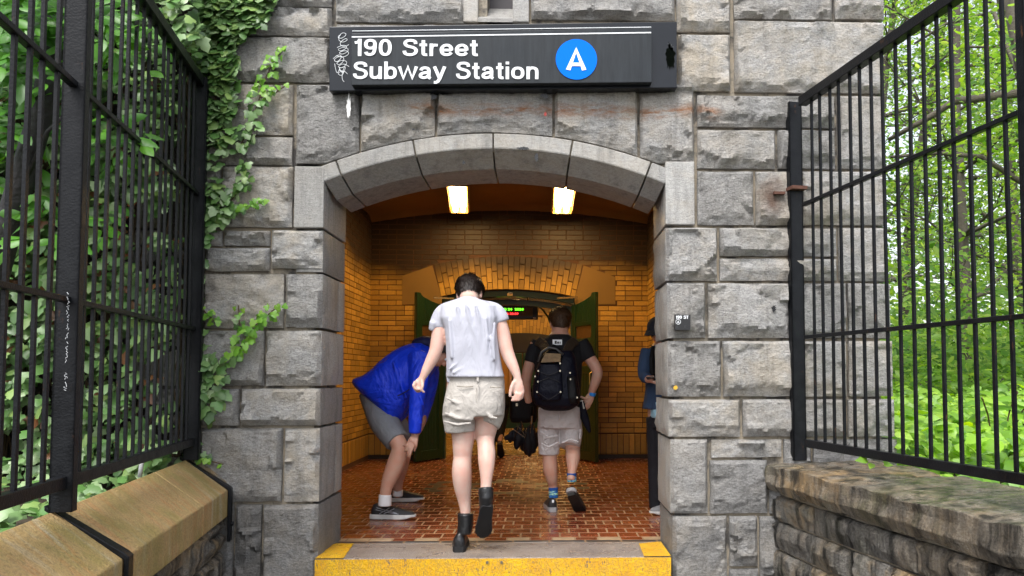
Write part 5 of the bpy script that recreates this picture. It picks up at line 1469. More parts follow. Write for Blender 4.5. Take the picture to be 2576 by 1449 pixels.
# right half-open hand, palm to the viewer
Yh = Y-.085
B.limb([(1302,952,Yh,20),(1302,964,Yh,28),(1302,978,Yh,33),(1304,988,Yh,30)], .55)
for i in range(4):
    pts = [W(1315, 974+i*4.2, Yh+.012-i*.004), W(1316-i*1.0, 986+i*5.0, Yh-.004), W(1309-i*1.5, 993+i*4.5, Yh-.022), W(1297-i*1.2, 990+i*5.6, Yh-.024)]
    if i == 3: pts[-1] = W(1288, 1007, Yh-.022)
    if i == 2: pts[-1] = W(1291, 1000, Yh-.022)
    finger(B, pts, .0105, .0085)
finger(B, [W(1293,962,Yh-.012), W(1287,974,Yh-.02), W(1284,986,Yh-.026), W(1283,996,Yh-.028)], .015, .0095)
# legs
B.limb([(1160,1010,Y,70),(1163,1060,Y,62),(1165,1100,Y,56),(1164,1128,Y-.01,50),(1163.5,1150,Y-.01,46),(1162,1172,Y-.02,48),(1162,1195,Y-.02,49.5),(1164,1225,Y-.01,44),(1168,1258,Y,33),(1171,1285,Y,27),(1171,1305,Y,27)], 1.0)
B.limb([(1228,1010,Y,70),(1226,1050,Y,62),(1222,1080,Y,56),(1221,1100,Y,48),(1222,1116,Y-.03,43),(1224,1138,Y-.06,44),(1224,1162,Y-.09,42),(1224,1190,Y-.11,34),(1223,1212,Y-.12,28),(1222,1235,Y-.13,27)], 1.0)
B.build('body', SK, p1, .0062, 2)
hair('hair', hc1, hf, hu, .885, HAIR, p1, 3, nape=-.045, n_str=3200, length=.034)
face_bits(L1, Rm1, p1, .95, HAIR)
TEE = clothmat('white_cotton', (.47,.475,.54), .85, .02, (3,3,1.0), var=.03, rot=(0,R(12),0))
T = Flesh()
T.rows([(748,1162,1197,Y+.01,.13),(753,1150,1206,Y,.16),(760,1128,1230,Y,.19),(770,1110,1250,Y,.215),(800,1108,1254,Y-.01,.25),(826,1119,1250,Y-.01,.262),(860,1123,1253,Y-.01,.265),(900,1124,1259,Y-.01,.262),(930,1124,1264,Y-.01,.265),(948,1124.5,1269,Y-.01,.275)], ex=2.7, cap=.04)
T.limb([(1166,768,Y,34),(1142,776,Y,42),(1118,788,Y,48),(1106,808,Y,46),(1102,824,Y,44)], .95, cap=.12)
T.limb([(1190,768,Y,34),(1216,775,Y,40),(1242,783,Y,45),(1256,796,Y,43),(1262,809,Y,40)], .95, cap=.12)
T.limb([(1093,812,Y-.01,26),(1087,832,Y-.01,18)], 1.6, cap=.1)
T.limb([(1130,940,Y-.04,18),(1131,962,Y-.05,12)], 1.3, cap=.3)
Yb = Y-.136
for pts, r_, dy in (([(1172,766),(1180,800),(1190,830),(1200,856),(1204,880)], .016, .004), ([(1196,768),(1204,800),(1207,840),(1210,880)], .013, .006), ([(1150,770),(1158,810),(1160,850)], .012, .008), ([(1130,806),(1134,850),(1136,900)], .013, .010),
    ([(1244,812),(1240,860),(1244,905)], .013, .010), ([(1140,938),(1165,925),(1195,930),(1215,938)], .013, .006), ([(1160,915),(1185,905),(1215,918),(1230,935)], .011, .006), ([(1128,930),(1150,915),(1165,895)], .010, .012), ([(1176,840),(1184,880),(1180,915)], .011,.007), ([(1222,800),(1226,850),(1222,890)], .011,.007)):
    ridge(T, pts, Yb+dy, r_)
T.build('t_shirt', TEE, p1, .007, 2)
SHO = clothmat('beige_cotton', (.44,.41,.375), .85, .016, (6,6,5), var=.05)
G = Flesh()
G.rows([(944,1131,1266,Y,.235),(958,1129,1269,Y,.25),(990,1122,1270,Y-.01,.275),(1020,1116,1270,Y-.015,.29),(1045,1114,1268,Y-.01,.28)], ex=2.5, cap=.03)
G.limb([(1152,1015,Y,74),(1154,1045,Y,81),(1157,1066,Y,80),(1158.5,1086,Y,77)], 1.12, cap=.03)
G.limb([(1232,1015,Y,72),(1236,1040,Y,66),(1233,1058,Y,60),(1229,1071,Y-.01,55)], 1.2, cap=.03)
for pts, r_, dy in (([(1120,1040),(1150,1052),(1190,1054)], .014, .0), ([(1116,1060),(1150,1068),(1185,1064)], .010, .0), ([(1204,965),(1203,1000),(1199,1030)], .009, -.008), ([(1150,1030),(1180,1028),(1198,1018)], .012, -.004), ([(1122,1000),(1150,1015),(1180,1012)],.010,-.004), ([(1215,1030),(1235,1050),(1250,1052)], .012, .002)):
    ridge(G, pts, Y-.142+dy, r_)
G.build('shorts', SHO, p1, .007, 2)
for x0, x1, yy in ((1150,1190,972),(1233,1262,974)):
    MB().tube([W(x0,yy-1,Y-.148), W((x0+x1)/2,yy+1,Y-.152), W(x1,yy,Y-.146)], .0035, 6).build('pocket_welt', clothmat('pocket_dark', (.36,.32,.27)), p1, True)
MB().box(W(1202,951,Y-.137), (.014,.012,.045)).build('belt_loop', SHO, p1, bevel=.002)
BOOT = plain('black_leather', (.012,.012,.013), .32, bump=.004, bscale=35, var=.4); SOLE = plain('black_rubber', (.008,.008,.009), .75)
h0 = F(1163, 1373); h0.y = 4.965
u0 = Vector((0,.0,1))
shaft = ([W(1171,1292,Y), W(1171,1318,Y), W(1168,1340,Y-.0)], [.049,.048,.045], [.055,.056,.06])
sh_, P_ = shoe(Vector((h0.x, h0.y-.045, .0)), (-.05,1,0), (0,0,1), .29, p1, BOOT, SOLE, 'boot', 1.12, .035, .10, shaft)
# raised foot: toe down, sole to the viewer
hl = W(1225, 1270, Y-.16); fdir = (W(1217,1336,Y-.05)-hl); fdir = Vector((fdir.x*1.0, .11, -.155)).normalized(); udir = Vector((0, .80, .60))
shaft = ([W(1222,1228,Y-.13), W(1223,1250,Y-.14), W(1223,1268,Y-.12)], [.046,.045,.043], [.052,.053,.055])
r_, f_, u_ = basis(fdir, udir)
shoe(hl-u_*.02, fdir, udir, .28, p1, BOOT, SOLE, 'boot', 1.15, .035, .095, shaft)
# ---------------------------------------------------------------- man with the backpack
Y = 6.42
p3 = empty('person', F(1390, 1285), 'person in black t-shirt and pale shorts walking in with a large navy backpack', 'person')
B = Flesh()
B.rows([(845,1380,1436,Y+.02,.14),(870,1350,1462,Y,.20),(920,1348,1462,Y,.23),(980,1354,1458,Y,.23),(1040,1356,1458,Y,.24)])
B.limb([(1408,870,Y+.03,56),(1408,845,Y+.03,46),(1409,828,Y+.05,42)], 1.0)
hc3 = W(1409, 814, Y+.06); hf3 = Vector((-.12,1,-.08)); hu3 = Vector((0,.05,1)); L3, Rm3 = head(B, hc3, hf3, hu3, .98)
B.limb([(1350,868,Y,36),(1338,900,Y,31),(1329,930,Y+.02,28),(1323,960,Y+.06,26),(1326,990,Y+.10,20),(1330,1010,Y+.12,18)], 1)
B.limb([(1464,868,Y,36),(1482,898,Y-.02,31),(1497,922,Y-.04,29),(1503,940,Y-.05,27),(1496,965,Y-.03,24),(1489,985,Y-.01,18),(1487,995,Y,17)], 1)
Yh = Y-.01
B.limb([(1488,992,Yh,18),(1482,1004,Yh,24),(1476,1014,Yh,24)], .6)
for i in range(4):
    finger(B, [W(1486-i*3.5, 1012+i*1.5, Yh-.008*i), W(1482-i*4, 1024+i*1.0, Yh-.01*i), W(1474-i*3, 1031-i*.5, Yh-.01*i), W(1465-i*1, 1027-i*1.5, Yh-.008*i)], .0105, .0085)
finger(B, [W(1476,1002,Yh-.02), W(1467,1001,Yh-.03), W(1461,998,Yh-.03)], .012, .009)
B.limb([(1382,1040,Y,52),(1383,1100,Y,46),(1383,1150,Y-.02,37),(1384,1178,Y-.03,37),(1388,1203,Y-.02,30),(1391,1222,Y,22),(1392,1250,Y,21)], 1)
B.limb([(1432,1040,Y,52),(1438,1090,Y,44),(1441,1130,Y-.02,37),(1441,1152,Y-.08,37),(1440,1172,Y-.12,28),(1438.5,1188,Y-.15,22),(1437,1205,Y-.17,21)], 1)
B.build('body', SK2, p3, .0065, 2)
hair('hair', hc3, hf3, hu3, .96, HAIRB, p3, 8, nape=-.05, n_str=1600, length=.022, top=.006)
face_bits(L3, Rm3, p3, .98, HAIRB)
BLK = clothmat('black_cotton', (.010,.010,.012), .8, .01)
T = Flesh()
T.rows([(842,1384,1432,Y+.02,.15),(850,1370,1444,Y+.01,.19),(862,1350,1462,Y,.225),(890,1344,1466,Y,.25),(930,1344,1464,Y,.26),(980,1350,1461,Y,.26),(1026,1354,1460,Y,.27)], ex=2.6, cap=.05)
T.limb([(1356,862,Y,38),(1343,884,Y,37),(1335,910,Y,34)], 1, cap=.1); T.limb([(1460,862,Y,40),(1473,882,Y-.01,40),(1482,903,Y-.02,36)], 1, cap=.1)
T.build('t_shirt', BLK, p3, .008, 2)
SH3 = clothmat('pale_cotton', (.58,.55,.55), .85, .022, (7,7,6), var=.06)
G = Flesh()
G.rows([(1010,1358,1458,Y,.26),(1030,1354,1459,Y-.01,.28),(1055,1354,1460,Y-.01,.29),(1075,1355,1463,Y,.28)], ex=2.5, cap=.03)
G.limb([(1380,1060,Y,54),(1380,1090,Y,55),(1381,1120,Y,53),(1381,1143,Y,52)], 1.1, cap=.04); G.limb([(1434,1060,Y,56),(1437,1085,Y,57),(1435,1108,Y-.01,55),(1433,1123,Y-.03,52)], 1.15, cap=.04)
for pts, r_, dy in (([(1360,1085),(1380,1100),(1404,1095)], .012, 0), ([(1362,1115),(1380,1125),(1404,1112)], .011, 0), ([(1412,1115),(1435,1105),(1456,1112)], .011, -.01), ([(1408,1030),(1408,1055)], .010, -.01), ([(1460,1080),(1458,1105)], .012, .02)): ridge(G, pts, Y-.150+dy, r_)
G.build('shorts', SH3, p3, .0075, 2)
# socks and trainers
def sockmat():
    a = N('patterned_sock'); s = a.n('SeparateXYZ'); a.l(a.pos(), s.inputs[0]); w = a.noise(a.pos((1,1,2.5)), 26, 2, .5, 1.0)
    return a.set(a.ramp(w, [(.40,(.01,.09,.32)),(.46,(.02,.20,.5)),(.52,(.45,.62,.06)),(.56,(.35,.65,.70)),(.62,(.01,.12,.42))], 'CONSTANT'), .85)
SOCK = sockmat(); SOCKB = clothmat('blue_sock', (.01,.07,.30))
for (x, y0, y1, Ys) in ((1392,1226,1252,Y),(1438,1190,1212,Y-.155)):
    f1 = Flesh(); f1.limb([(x,y0+7,Ys,23.5),(x+.5,y1,Ys,24)], 1, cap=.05); f1.build('sock', SOCK, p3, .005, 1)
    f1 = Flesh(); f1.limb([(x,y0,Ys,24),(x,y0+8,Ys,24)], 1, cap=.05); f1.build('sock_cuff', SOCKB, p3, .005, 1)
TRN = plain('black_mesh', (.013,.013,.016), .6, bump=.002, bscale=200); GSOLE = plain('grey_sole', (.33,.33,.34), .45); DSOLE = plain('dark_outsole', (.012,.012,.012), .6)
fp = F(1391, 1288)
s1, P_ = shoe(Vector((fp.x, fp.y, .0)), (-.12,1,0), (0,0,1), .29, p3, TRN, GSOLE, 'shoe', 1.1, .036, .085)
MB().box(P_(-.012,0,.085), (.016,.004,.022)).build('heel_badge', M['white'], s1)
hl = W(1437, 1238, 6.24); fdir = Vector((.10,.20,-.19)).normalized(); udir = Vector((0,.70,.71)); r_, f_, u_ = basis(fdir, udir)
s2, P_ = shoe(hl-u_*.035, fdir, udir, .28, p3, TRN, DSOLE, 'shoe', 1.12, .034, .085)
cloth_band('midsole', P_(.02,0,.045), u_, .042, .036, .03, GSOLE, s2)
wb = plain('blue_band', (.02,.22,.65), .4); cloth_band('wristband', W(1490,991,Y-.01), W(1487,1000,Y)-W(1494,972,Y-.02), .030, .032, .026, wb, p3)
lb = MB().box(W(1402,861,Y-.12), (.075,.004,.042)); lb.build('neck_label', M['white'], p3)
MB().box(W(1398,861,Y-.1235), (.016,.003,.024)).box(W(1404,862,Y-.1235), (.014,.003,.016)).box(W(1409,862,Y-.1235), (.008,.003,.016)).build('label_mark', tar, p3, kind='stuff')
phn = empty('phone', W(1461,1020,Y-.05), 'pale object held in the backpacker’s right hand', 'phone')
m = MB().bar(W(1458,1008,Y-.05), W(1464,1030,Y-.05), .05, .010, Vector((.3,1,0))); m.build('phone_case', plain('silver_case', (.42,.42,.40), .35), phn, bevel=.004)
# backpack
NAVY = clothmat('navy_nylon', (.002,.003,.010), .6, .012, (6,6,6), spec=.2); NAVY2 = clothmat('black_nylon', (.003,.003,.004), .6, .01, spec=.2)
bp = empty('backpack', W(1396,1028,Y-.3), 'large navy hiking backpack worn on the back of the black t-shirt', 'backpack')
K = Flesh(); Yp = Y-.25
K.rows([(884,1378,1440,Yp,.14),(900,1360,1448,Yp,.22),(930,1348,1452,Yp,.27),(970,1340,1457,Yp-.005,.30),(1000,1338,1460,Yp-.01,.31),(1018,1346,1456,Yp-.005,.28),(1028,1364,1440,Yp,.22)], ex=3.0, cap=.15)
K.build('main_bag', NAVY, bp, .009, 3)
K = Flesh(); K.rows([(918,1358,1408,Yp-.15,.06),(940,1354,1414,Yp-.155,.09),(985,1352,1416,Yp-.16,.10),(1006,1360,1410,Yp-.155,.07)], ex=3.2, cap=.25); K.build('front_pocket', NAVY, bp, .008, 2)
K = Flesh(); K.rows([(948,1424,1448,Yp-.10,.12),(1000,1424,1456,Yp-.10,.14),(1014,1430,1452,Yp-.1,.11)], ex=3, cap=.2); K.build('side_pocket', NAVY2, bp, .008, 2)
K = Flesh(); K.rows([(882,1376,1410,Yp-.08,.07),(896,1362,1416,Yp-.11,.09),(912,1358,1412,Yp-.13,.07)], ex=3, cap=.3); K.build('top_pocket', NAVY2, bp, .007, 2)
MB().add([W(1360,912,Yp-.185), W(1410,910,Yp-.185), W(1411,890,Yp-.16), W(1372,888,Yp-.16)], [(0,1,2,3)]).build('mesh_panel', plain('camo_mesh', (.16,.10,.045), .7, var=.9, vscale=40), bp)
MB().tube([W(1354,910,Yp-.16), W(1362,886,Yp-.15), W(1380,874,Yp-.13), W(1400,878,Yp-.13), W(1416,892,Yp-.15)], .010, 8).build('piping', plain('grey_piping', (.03,.03,.03), .4), bp, True)
for a_, b_ in (((1352,858),(1378,884)), ((1448,858),(1424,886))):
    s_ = Flesh(); s_.ring_tube([W(a_[0],a_[1]-1,Y-.07), W((a_[0]+b_[0])/2,(a_[1]+b_[1])/2-6,Y-.14), W(b_[0],b_[1],Yp-.02)], [.040,.040,.034], [.012]*3, n=16, cap=.2, ex=3); s_.build('strap', clothmat('brown_webbing', (.035,.024,.015), .7), bp, .006, 1)
MB().tube([W(1380,880,Yp-.03), W(1392,868,Yp-.03), W(1404,872,Yp-.03), W(1412,884,Yp-.03)], .009, 8).build('grab_handle', NAVY2, bp, True)
for (x, y) in ((1354,933),(1409,933),(1346,947),(1353,960),(1351,986),(1410,986),(1409,914),(1434,938),(1435,954),(1452,1000)):
    MB().box(W(x,y,Yp-.215 if x < 1420 else Yp-.185), (.010,.006,.012)).build('buckle', chrome, bp)
for pts in ([(1354,934),(1380,944),(1408,934)], [(1353,961),(1380,950),(1410,962)], [(1352,986),(1380,1006),(1409,988)]):
    MB().tube([W(x,y,Yp-.213) for x, y in pts], .0022, 5).build('cord', plain('cord_black', (.006,.006,.008), .6), bp)
K = Flesh(); K.limb([(1462,1010,Y-.05,14),(1468,1040,Y-.04,20),(1476,1066,Y-.03,18),(1484,1088,Y-.02,8)], .5, cap=.4); K.build('dangling_strap', NAVY, bp, .006, 1)
# ---------------------------------------------------------------- man bending in the blue jacket
Y = 6.22
p2 = empty('person', F(975, 1305), 'person in blue jacket and grey shorts bending forward with hand on knee', 'person')
B = Flesh()
B.limb([(938,1000,Y,50),(975,940,Y,62),(1020,912,Y,66),(1060,895,Y,54)], 1.3)
B.limb([(1060,892,Y,50),(1085,890,Y,42),(1100,890,Y,40)], 1.0)
hc2 = W(1106, 888, Y); hf2 = Vector((.55,-.15,-.80)); hu2 = Vector((.85,.1,.5)); L2, Rm2 = head(B, hc2, hf2, hu2, .96)
B.limb([(1054,910,Y-.18,34),(1053,960,Y-.24,30),(1047,1020,Y-.26,24),(1045,1070,Y-.26,22),(1044,1100,Y-.26,18)], 1)
B.limb([(1062,910,Y+.16,34),(1072,980,Y+.22,28),(1060,1060,Y+.26,24),(1040,1100,Y+.3,18)], 1)
B.limb([(940,1010,Y-.06,44),(966,1060,Y-.14,46),(997,1106,Y-.22,42),(1006,1130,Y-.24,42),(998,1160,Y-.24,44),(984,1195,Y-.25,40),(972,1228,Y-.26,30),(968,1262,Y-.26,27)], 1)
B.limb([(942,1010,Y+.08,44),(985,1060,Y+.18,44),(1020,1106,Y+.32,40),(1016,1140,Y+.36,38),(1008,1180,Y+.45,34),(1002,1215,Y+.52,24),(1000,1245,Y+.54,22)], 1)
Yh = Y-.27
B.limb([(1044,1096,Yh,19),(1040,1108,Yh-.01,25),(1034,1120,Yh-.03,24)], .6)
for i, (ex_, ey_) in enumerate(((1016,1122),(1019,1134),(1024,1146),(1031,1153))):
    finger(B, [W(1032+i*3, 1112+i*3, Yh-.05), W(1026+i*2.8, 1117+i*6, Yh-.065), W((ex_+1024+i*2)/2, (ey_+1122+i*7)/2, Yh-.06), W(ex_, ey_, Yh-.045)], .0105, .0085)
finger(B, [W(1048,1106,Yh-.02), W(1047,1122,Yh-.03), W(1042,1134,Yh-.03)], .012, .009)
B.build('body', SK2, p2, .0068, 2)
hair('hair', hc2, hf2, hu2, .96, HAIR, p2, 5, n_str=900); face_bits(L2, Rm2, p2, .96, HAIR)
JK = clothmat('blue_shell_fabric', (.005,.045,.75), .5, .05, (2.4,2.4,1.6), spec=.4)
T = Flesh()
prof = [(893,952,968,.10),(903,949,980,.15),(918,943,993,.19),(938,929,1010,.22),(958,908,1032,.235),(975,894,1054,.24),(988,884,1072,.24),(1003,876,1066,.24),(1022,868,1050,.24),(1042,862,1014,.235),(1062,863,978,.22),(1080,870,950,.18),(1096,882,928,.13)]
T.ring_tube([W(x, (a+b)/2, Y) for x, a, b, d in prof], [(b-a)/2*Y/FPX for x, a, b, d in prof], [d for x, a, b, d in prof], n=34, ex=2.25, cap=.1, ax=(1,0,0))
T.limb([(1056,895,Y-.18,58),(1056,940,Y-.24,52),(1052,980,Y-.26,44),(1048,1020,Y-.27,38),(1045,1060,Y-.28,34),(1044,1089,Y-.28,30)], 1, cap=.1)
T.limb([(1066,895,Y+.18,58),(1080,940,Y+.22,50),(1070,1010,Y+.25,40),(1052,1070,Y+.28,32)], 1, cap=.2)
for pts, r_, dy in (([(940,960),(975,985),(1010,1000)], .018, .02), ([(990,910),(1005,960),(1022,1000)], .016, .0), ([(1040,930),(1030,960),(1036,1000)], .014, .04), ([(960,985),(980,1030),(990,1060)], .015, .06), ([(1042,1030),(1055,1045),(1060,1065)], .012, -.08), ([(1040,985),(1058,1000),(1066,1020)], .012, -.08)): ridge(T, pts, Y-.235+dy, r_)
T.build('jacket', JK, p2, .008, 3)
HD = Flesh(); HD.limb([(1046,868,Y,30),(1066,862,Y,34),(1088,868,Y,38),(1100,880,Y,36)], 1.3, cap=.5); HD.build('hood', clothmat('navy_lining', (.012,.014,.06), .6, .02), p2, .008, 2)
MB().tube([W(1000,996,Y-.265), W(1020,986,Y-.265), W(1038,974,Y-.255)], .004, 6).build('pocket_zip', plain('navy_zip', (.004,.006,.04), .5), p2)
G = Flesh()
G.limb([(930,985,Y,56),(946,1020,Y-.03,64),(966,1060,Y-.1,72),(985,1090,Y-.16,66),(1000,1112,Y-.2,60)], 1.15, cap=.03, sm=4)
G.limb([(940,985,Y+.06,56),(970,1030,Y+.12,64),(1000,1075,Y+.22,56),(1014,1100,Y+.28,50)], 1.1, cap=.03)
G.build('shorts', clothmat('grey_fleece', (.20,.21,.23), .9, .016, var=.06), p2, .0078, 2)
WS = clothmat('white_sock', (.72,.72,.74), .9, .004); f1 = Flesh(); f1.limb([(969,1244,Y-.26,31),(968,1272,Y-.26,33)], 1, cap=.05); f1.build('sock', WS, p2, .005, 1)
f1 = Flesh(); f1.limb([(1001,1232,Y+.54,25),(1000,1248,Y+.54,26)], 1, cap=.05); f1.build('sock', WS, p2, .005, 1)
WSOLE = plain('white_sole', (.62,.62,.61), .5)
fp = F(934, 1306); s1, P_ = shoe(Vector((fp.x, fp.y+.01, .004)), (1,-.12,-.0), (0,0,1), .335, p2, TRN, WSOLE, 'shoe', .95, .036, .095)
SL = plain('silver_stripe', (.32,.34,.38), .4)
m = MB()
for pts in ([(.22,.030),(.45,.075)], [(.32,.030),(.56,.070)], [(.16,.075),(.40,.055),(.62,.036)], [(.14,.060),(.40,.042),(.66,.030)]):
    m.tube([P_(y, .135*.95+.004 if y < .3 else .130, z+.012) for y, z in pts], .0028, 6)
m.build('side_stripes', SL, s1, kind='stuff')
fp = F(990, 1262); s2, P_ = shoe(Vector((fp.x-.05, fp.y, .004)), (1,-.05,0), (0,0,1), .31, p2, TRN, WSOLE, 'shoe', .95, .034, .09)
# ---------------------------------------------------------------- half hidden person with a phone by the right pier
Y = 6.25
p4 = empty('person', F(1662, 1290), 'person in cap and denim jacket looking at a phone behind the right pier', 'person')
B = Flesh(); XO = 1668
B.rows([(872,XO-30,XO+30,Y,.15),(900,XO-42,XO+45,Y,.2),(960,XO-38,XO+42,Y,.2),(1030,XO-36,XO+40,Y,.2)])
B.limb([(XO-2,880,Y,34),(XO-6,855,Y-.03,32)]); hc4 = W(XO-8, 832, Y-.03); hf4 = Vector((-.55,-.7,-.35)); hu4 = Vector((-.1,-.2,1)); L4, Rm4 = head(B, hc4, hf4, hu4, .92)
B.limb([(XO-36,885,Y-.02,30),(XO-46,925,Y-.05,26),(XO-44,950,Y-.12,23),(XO-32,954,Y-.22,18)], 1); Yh = Y-.24
B.limb([(XO-34,953,Yh,18),(XO-26,955,Yh-.02,20)], .7)
for i in range(4): finger(B, [W(XO-28+i*2, 958+i*1.5, Yh-.03), W(XO-24+i*2, 963+i, Yh-.045), W(XO-19+i*2, 958+i, Yh-.05)], .009, .008)
finger(B, [W(XO-30,948,Yh-.02), W(XO-24,946,Yh-.04)], .010, .008)
B.limb([(XO+40,890,Y,30),(XO+46,930,Y-.03,26),(XO+34,955,Y-.12,22),(XO+10,955,Y-.22,18)], 1)
B.limb([(XO-16,1030,Y,46),(XO-18,1110,Y,38),(XO-18,1180,Y,32),(XO-20,1275,Y,22)]); B.limb([(XO+18,1030,Y,46),(XO+20,1110,Y,38),(XO+20,1180,Y,32),(XO+22,1275,Y,22)])
B.build('body', SK2, p4, .008, 2); face_bits(L4, Rm4, p4, .92, HAIR)
DEN = clothmat('denim', (.030,.055,.11), .85, .018, var=.3)
T = Flesh(); T.rows([(866,XO-22,XO+22,Y,.16),(880,XO-42,XO+44,Y,.22),(930,XO-46,XO+48,Y,.25),(980,XO-44,XO+46,Y,.26),(1028,XO-52,XO+48,Y,.27)], cap=.05)
T.limb([(XO-36,882,Y-.02,40),(XO-46,920,Y-.05,36),(XO-46,946,Y-.10,32),(XO-38,952,Y-.18,26)], 1, cap=.1); T.limb([(XO+38,882,Y,40),(XO+48,925,Y-.03,36),(XO+36,955,Y-.12,28)], 1, cap=.1)
T.build('denim_jacket', DEN, p4, .008, 3)
T = Flesh(); T.rows([(1010,XO-34,XO+34,Y-.02,.26),(1050,XO-33,XO+33,Y-.02,.25)], cap=.05); T.build('shirt', clothmat('light_blue_cotton', (.30,.50,.62)), p4, .009, 2)
T = Flesh(); T.rows([(1040,XO-34,XO+34,Y,.25),(1075,XO-34,XO+36,Y,.25)], cap=.05); T.limb([(XO-17,1050,Y,52),(XO-18,1110,Y,46),(XO-18,1180,Y,40),(XO-19,1278,Y,32)], cap=.05); T.limb([(XO+18,1050,Y,52),(XO+19,1110,Y,46),(XO+19,1180,Y,40),(XO+21,1278,Y,32)], cap=.05)
T.build('trousers', clothmat('black_trousers', (.012,.012,.016)), p4, .009, 2)
r_, f_, u_ = basis(hf4, hu4)
hr = Flesh(); hr.ball(hc4-f_*.02-u_*.01, .086, .10, .105, Matrix((r_, f_, u_)).transposed()); hr.ring_tube([hc4-f_*.05, hc4-f_*.06-u_*.12], [.07,.06], [.05,.045]); hr.build('hair', HAIR, p4, .008, 1)
cp_ = Flesh(); cp_.ball(hc4+u_*.035, .094, .112, .085, Matrix((r_, f_, u_)).transposed()); cp_.ring_tube([hc4+f_*.09+u_*.035, hc4+f_*.17+u_*.02], [.07,.05], [.008,.006], a_hint=u_, ex=2.5); cp_.build('cap', clothmat('dark_cap', (.02,.022,.03)), p4, .007, 2)
ph4 = tag(MB().bar(W(XO-41,952,Y-.27), W(XO-14,952,Y-.30), .008, .075, Vector((0,1,-.3))).build('phone', plain('phone_black', (.01,.01,.012), .2), None, bevel=.003), 'black phone held by the person in the denim jacket', 'phone')
fp = F(1632, 1296); shoe(Vector((fp.x+.29, fp.y+.06, .003)), (-1,-.25,0), (0,0,1), .29, p4, plain('grey_trainer', (.22,.22,.23), .7), WSOLE, 'shoe', .95, .03, .08)
shoe(Vector((fp.x+.40, fp.y+.22, .003)), (-1,-.25,0), (0,0,1), .29, p4, plain('grey_trainer', (.22,.22,.23), .7), WSOLE, 'shoe', .95, .03, .08)
st_ = Flesh(); st_.ring_tube([W(XO-24,872,Y-.08), W(XO-28,900,Y-.13), W(XO-27,945,Y-.13)], [.022]*3, [.01]*3, cap=.3); st_.build('shoulder_strap', NAVY2, p4, .006, 1)
# ---------------------------------------------------------------- person farther in, ochre top and dark trousers
Y = 10.55
p5 = empty('person', F(1255, 1147), 'person in ochre shirt and dark trousers walking through the doorway', 'person')
B = Flesh(); B.rows([(868,1240,1268,Y,.15),(885,1226,1280,Y,.2),(940,1230,1276,Y,.2),(985,1232,1276,Y,.2)])
B.limb([(1254,875,Y,20),(1254,855,Y,19)]); hc5 = W(1254, 846, Y+.02); L5, Rm5 = head(B, hc5, (0,1,-.1), (0,.1,1), .98)
B.limb([(1229,884,Y,20),(1224,925,Y,17),(1226,965,Y,13),(1228,985,Y,12)]); B.limb([(1278,884,Y,20),(1283,925,Y,17),(1281,965,Y-.02,13),(1280,985,Y-.02,12)])
for hx in (1228, 1280):
    B.limb([(hx,983,Y,13),(hx,994,Y,16)], .6)
    for i in range(4): finger(B, [W(hx-4+i*2.6, 996, Y), W(hx-4+i*2.6, 1004, Y-.01), W(hx-3+i*2, 1009, Y-.02)], .010, .008)
    finger(B, [W(hx-7,988,Y-.01), W(hx-8,998,Y-.02)], .011, .008)
B.limb([(1244,985,Y,28),(1240,1060,Y,22),(1236,1125,Y+.1,14)]); B.limb([(1266,985,Y,28),(1262,1050,Y,22),(1257,1110,Y-.1,14)])
B.build('body', SK2, p5, .010, 2); hair('hair', hc5, (0,1,-.1), (0,.1,1), .98, HAIR, p5, 9, n_str=300); face_bits(L5, Rm5, p5, .98, HAIR)
T = Flesh(); T.rows([(862,1244,1264,Y,.15),(874,1228,1280,Y,.21),(920,1226,1282,Y,.24),(990,1227,1286,Y,.26)], cap=.05); T.limb([(1232,880,Y,24),(1224,920,Y,22)], cap=.1); T.limb([(1277,880,Y,24),(1284,920,Y,22)], cap=.1)
T.build('shirt', clothmat('ochre_cotton', (.40,.19,.05), .85, .02), p5, .010, 2)
T = Flesh(); T.rows([(984,1230,1284,Y,.24),(1020,1229,1283,Y,.25)], cap=.05); T.limb([(1244,1010,Y,30),(1240,1070,Y,26),(1236,1130,Y+.1,18)], cap=.05); T.limb([(1268,1010,Y,30),(1262,1060,Y-.02,27),(1254,1112,Y-.08,18)], cap=.05)
T.build('trousers', clothmat('black_wool', (.010,.009,.010), .8, .02), p5, .010, 2)
BRN = plain('brown_boot', (.05,.022,.014), .5)
fp = F(1236, 1144); shoe(Vector((fp.x, fp.y-.0, 0)), (0,1,0), (0,0,1), .29, p5, BRN, SOLE, 'shoe', 1.1, .03, .09)
hl = W(1257, 1118, Y-.15); shoe(hl-Vector((0,.03,.0)), (.02,.35,-.35), (0,.7,.7), .28, p5, BRN, SOLE, 'shoe', 1.1, .03, .085)
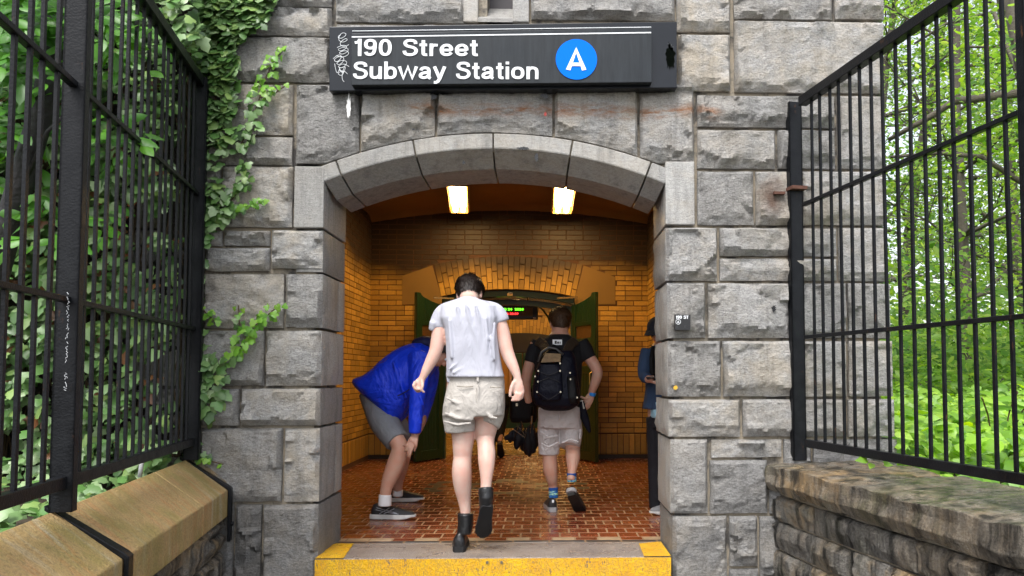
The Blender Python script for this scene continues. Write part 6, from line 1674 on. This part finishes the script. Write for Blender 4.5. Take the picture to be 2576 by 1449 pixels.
# ---------------------------------------------------------------- dark bag and dripping umbrella behind the white t-shirt man's right hand
Y = 7.6
bag = empty('bag', W(1318,1062,Y), 'black boxy bag hanging above the folded umbrella', 'bag')
K = Flesh(); K.rows([(988,1288,1350,Y,.14),(1000,1282,1354,Y,.17),(1050,1282,1352,Y,.17),(1062,1286,1348,Y,.14)], ex=4.5, cap=.1); K.build('bag_body', clothmat('black_bag', (.006,.006,.008), .6, .01), bag, .008, 2)
MB().tube([W(1298,992,Y), W(1304,968,Y), W(1330,966,Y), W(1340,990,Y)], .010, 8).build('handle', NAVY2, bag, True)
MB().box(W(1300,1018,Y-.09), (.02,.01,.03)).build('buckle', chrome, bag)
um = empty('umbrella', W(1330,1147,7.2), 'loosely folded black umbrella with hanging drooping canopy', 'umbrella')
Yu = 7.3; cn = Flesh()
for (x0, y0, x1, y1, w0, w1, dy) in ((1300,1072,1284,1112,3,22,.02),(1311,1064,1300,1128,3,26,-.05),(1322,1074,1316,1132,4,26,.04),(1334,1066,1326,1142,3,28,-.06),(1345,1070,1336,1140,3,26,.03),(1352,1084,1346,1130,4,20,-.02),(1290,1082,1272,1106,3,16,.0),(1328,1070,1331,1146,3,22,-.09),(1340,1062,1342,1138,3,22,-.08)):
    xm, ym = (x0+x1)/2, (y0+y1)/2
    cn.limb([(x0,y0,Yu+dy,w0),(xm*.5+x0*.5,ym*.5+y0*.5,Yu+dy,(w0+w1)*.42),(xm,ym+6,Yu+dy,w1),(x1,y1-6,Yu+dy,w1*.62),(x1,y1+2,Yu+dy,w1*.25)], .8, cap=.4)
cn.build('canopy', clothmat('black_umbrella', (.006,.007,.012), .6, .02, spec=.35), um, .006, 1)
top_ = [W(x, y, Yu-.09) for x, y in ((1300,1068),(1311,1060),(1334,1062),(1345,1066),(1352,1080),(1290,1079))]
MB().tube([W(1332,1148,Yu), W(1337,1065,Yu), W(1338,1044,Yu)], .008, 8).build('shaft', chrome, um)
MB().tube([W(1338,1046,Yu), W(1339,1022,Yu)], .014, 8).build('handle', NAVY2, um, True)
for k in range(6): MB().tube([W(1334,1110,Yu-.1), top_[k]], .0025, 5).build('rib', chrome, um)
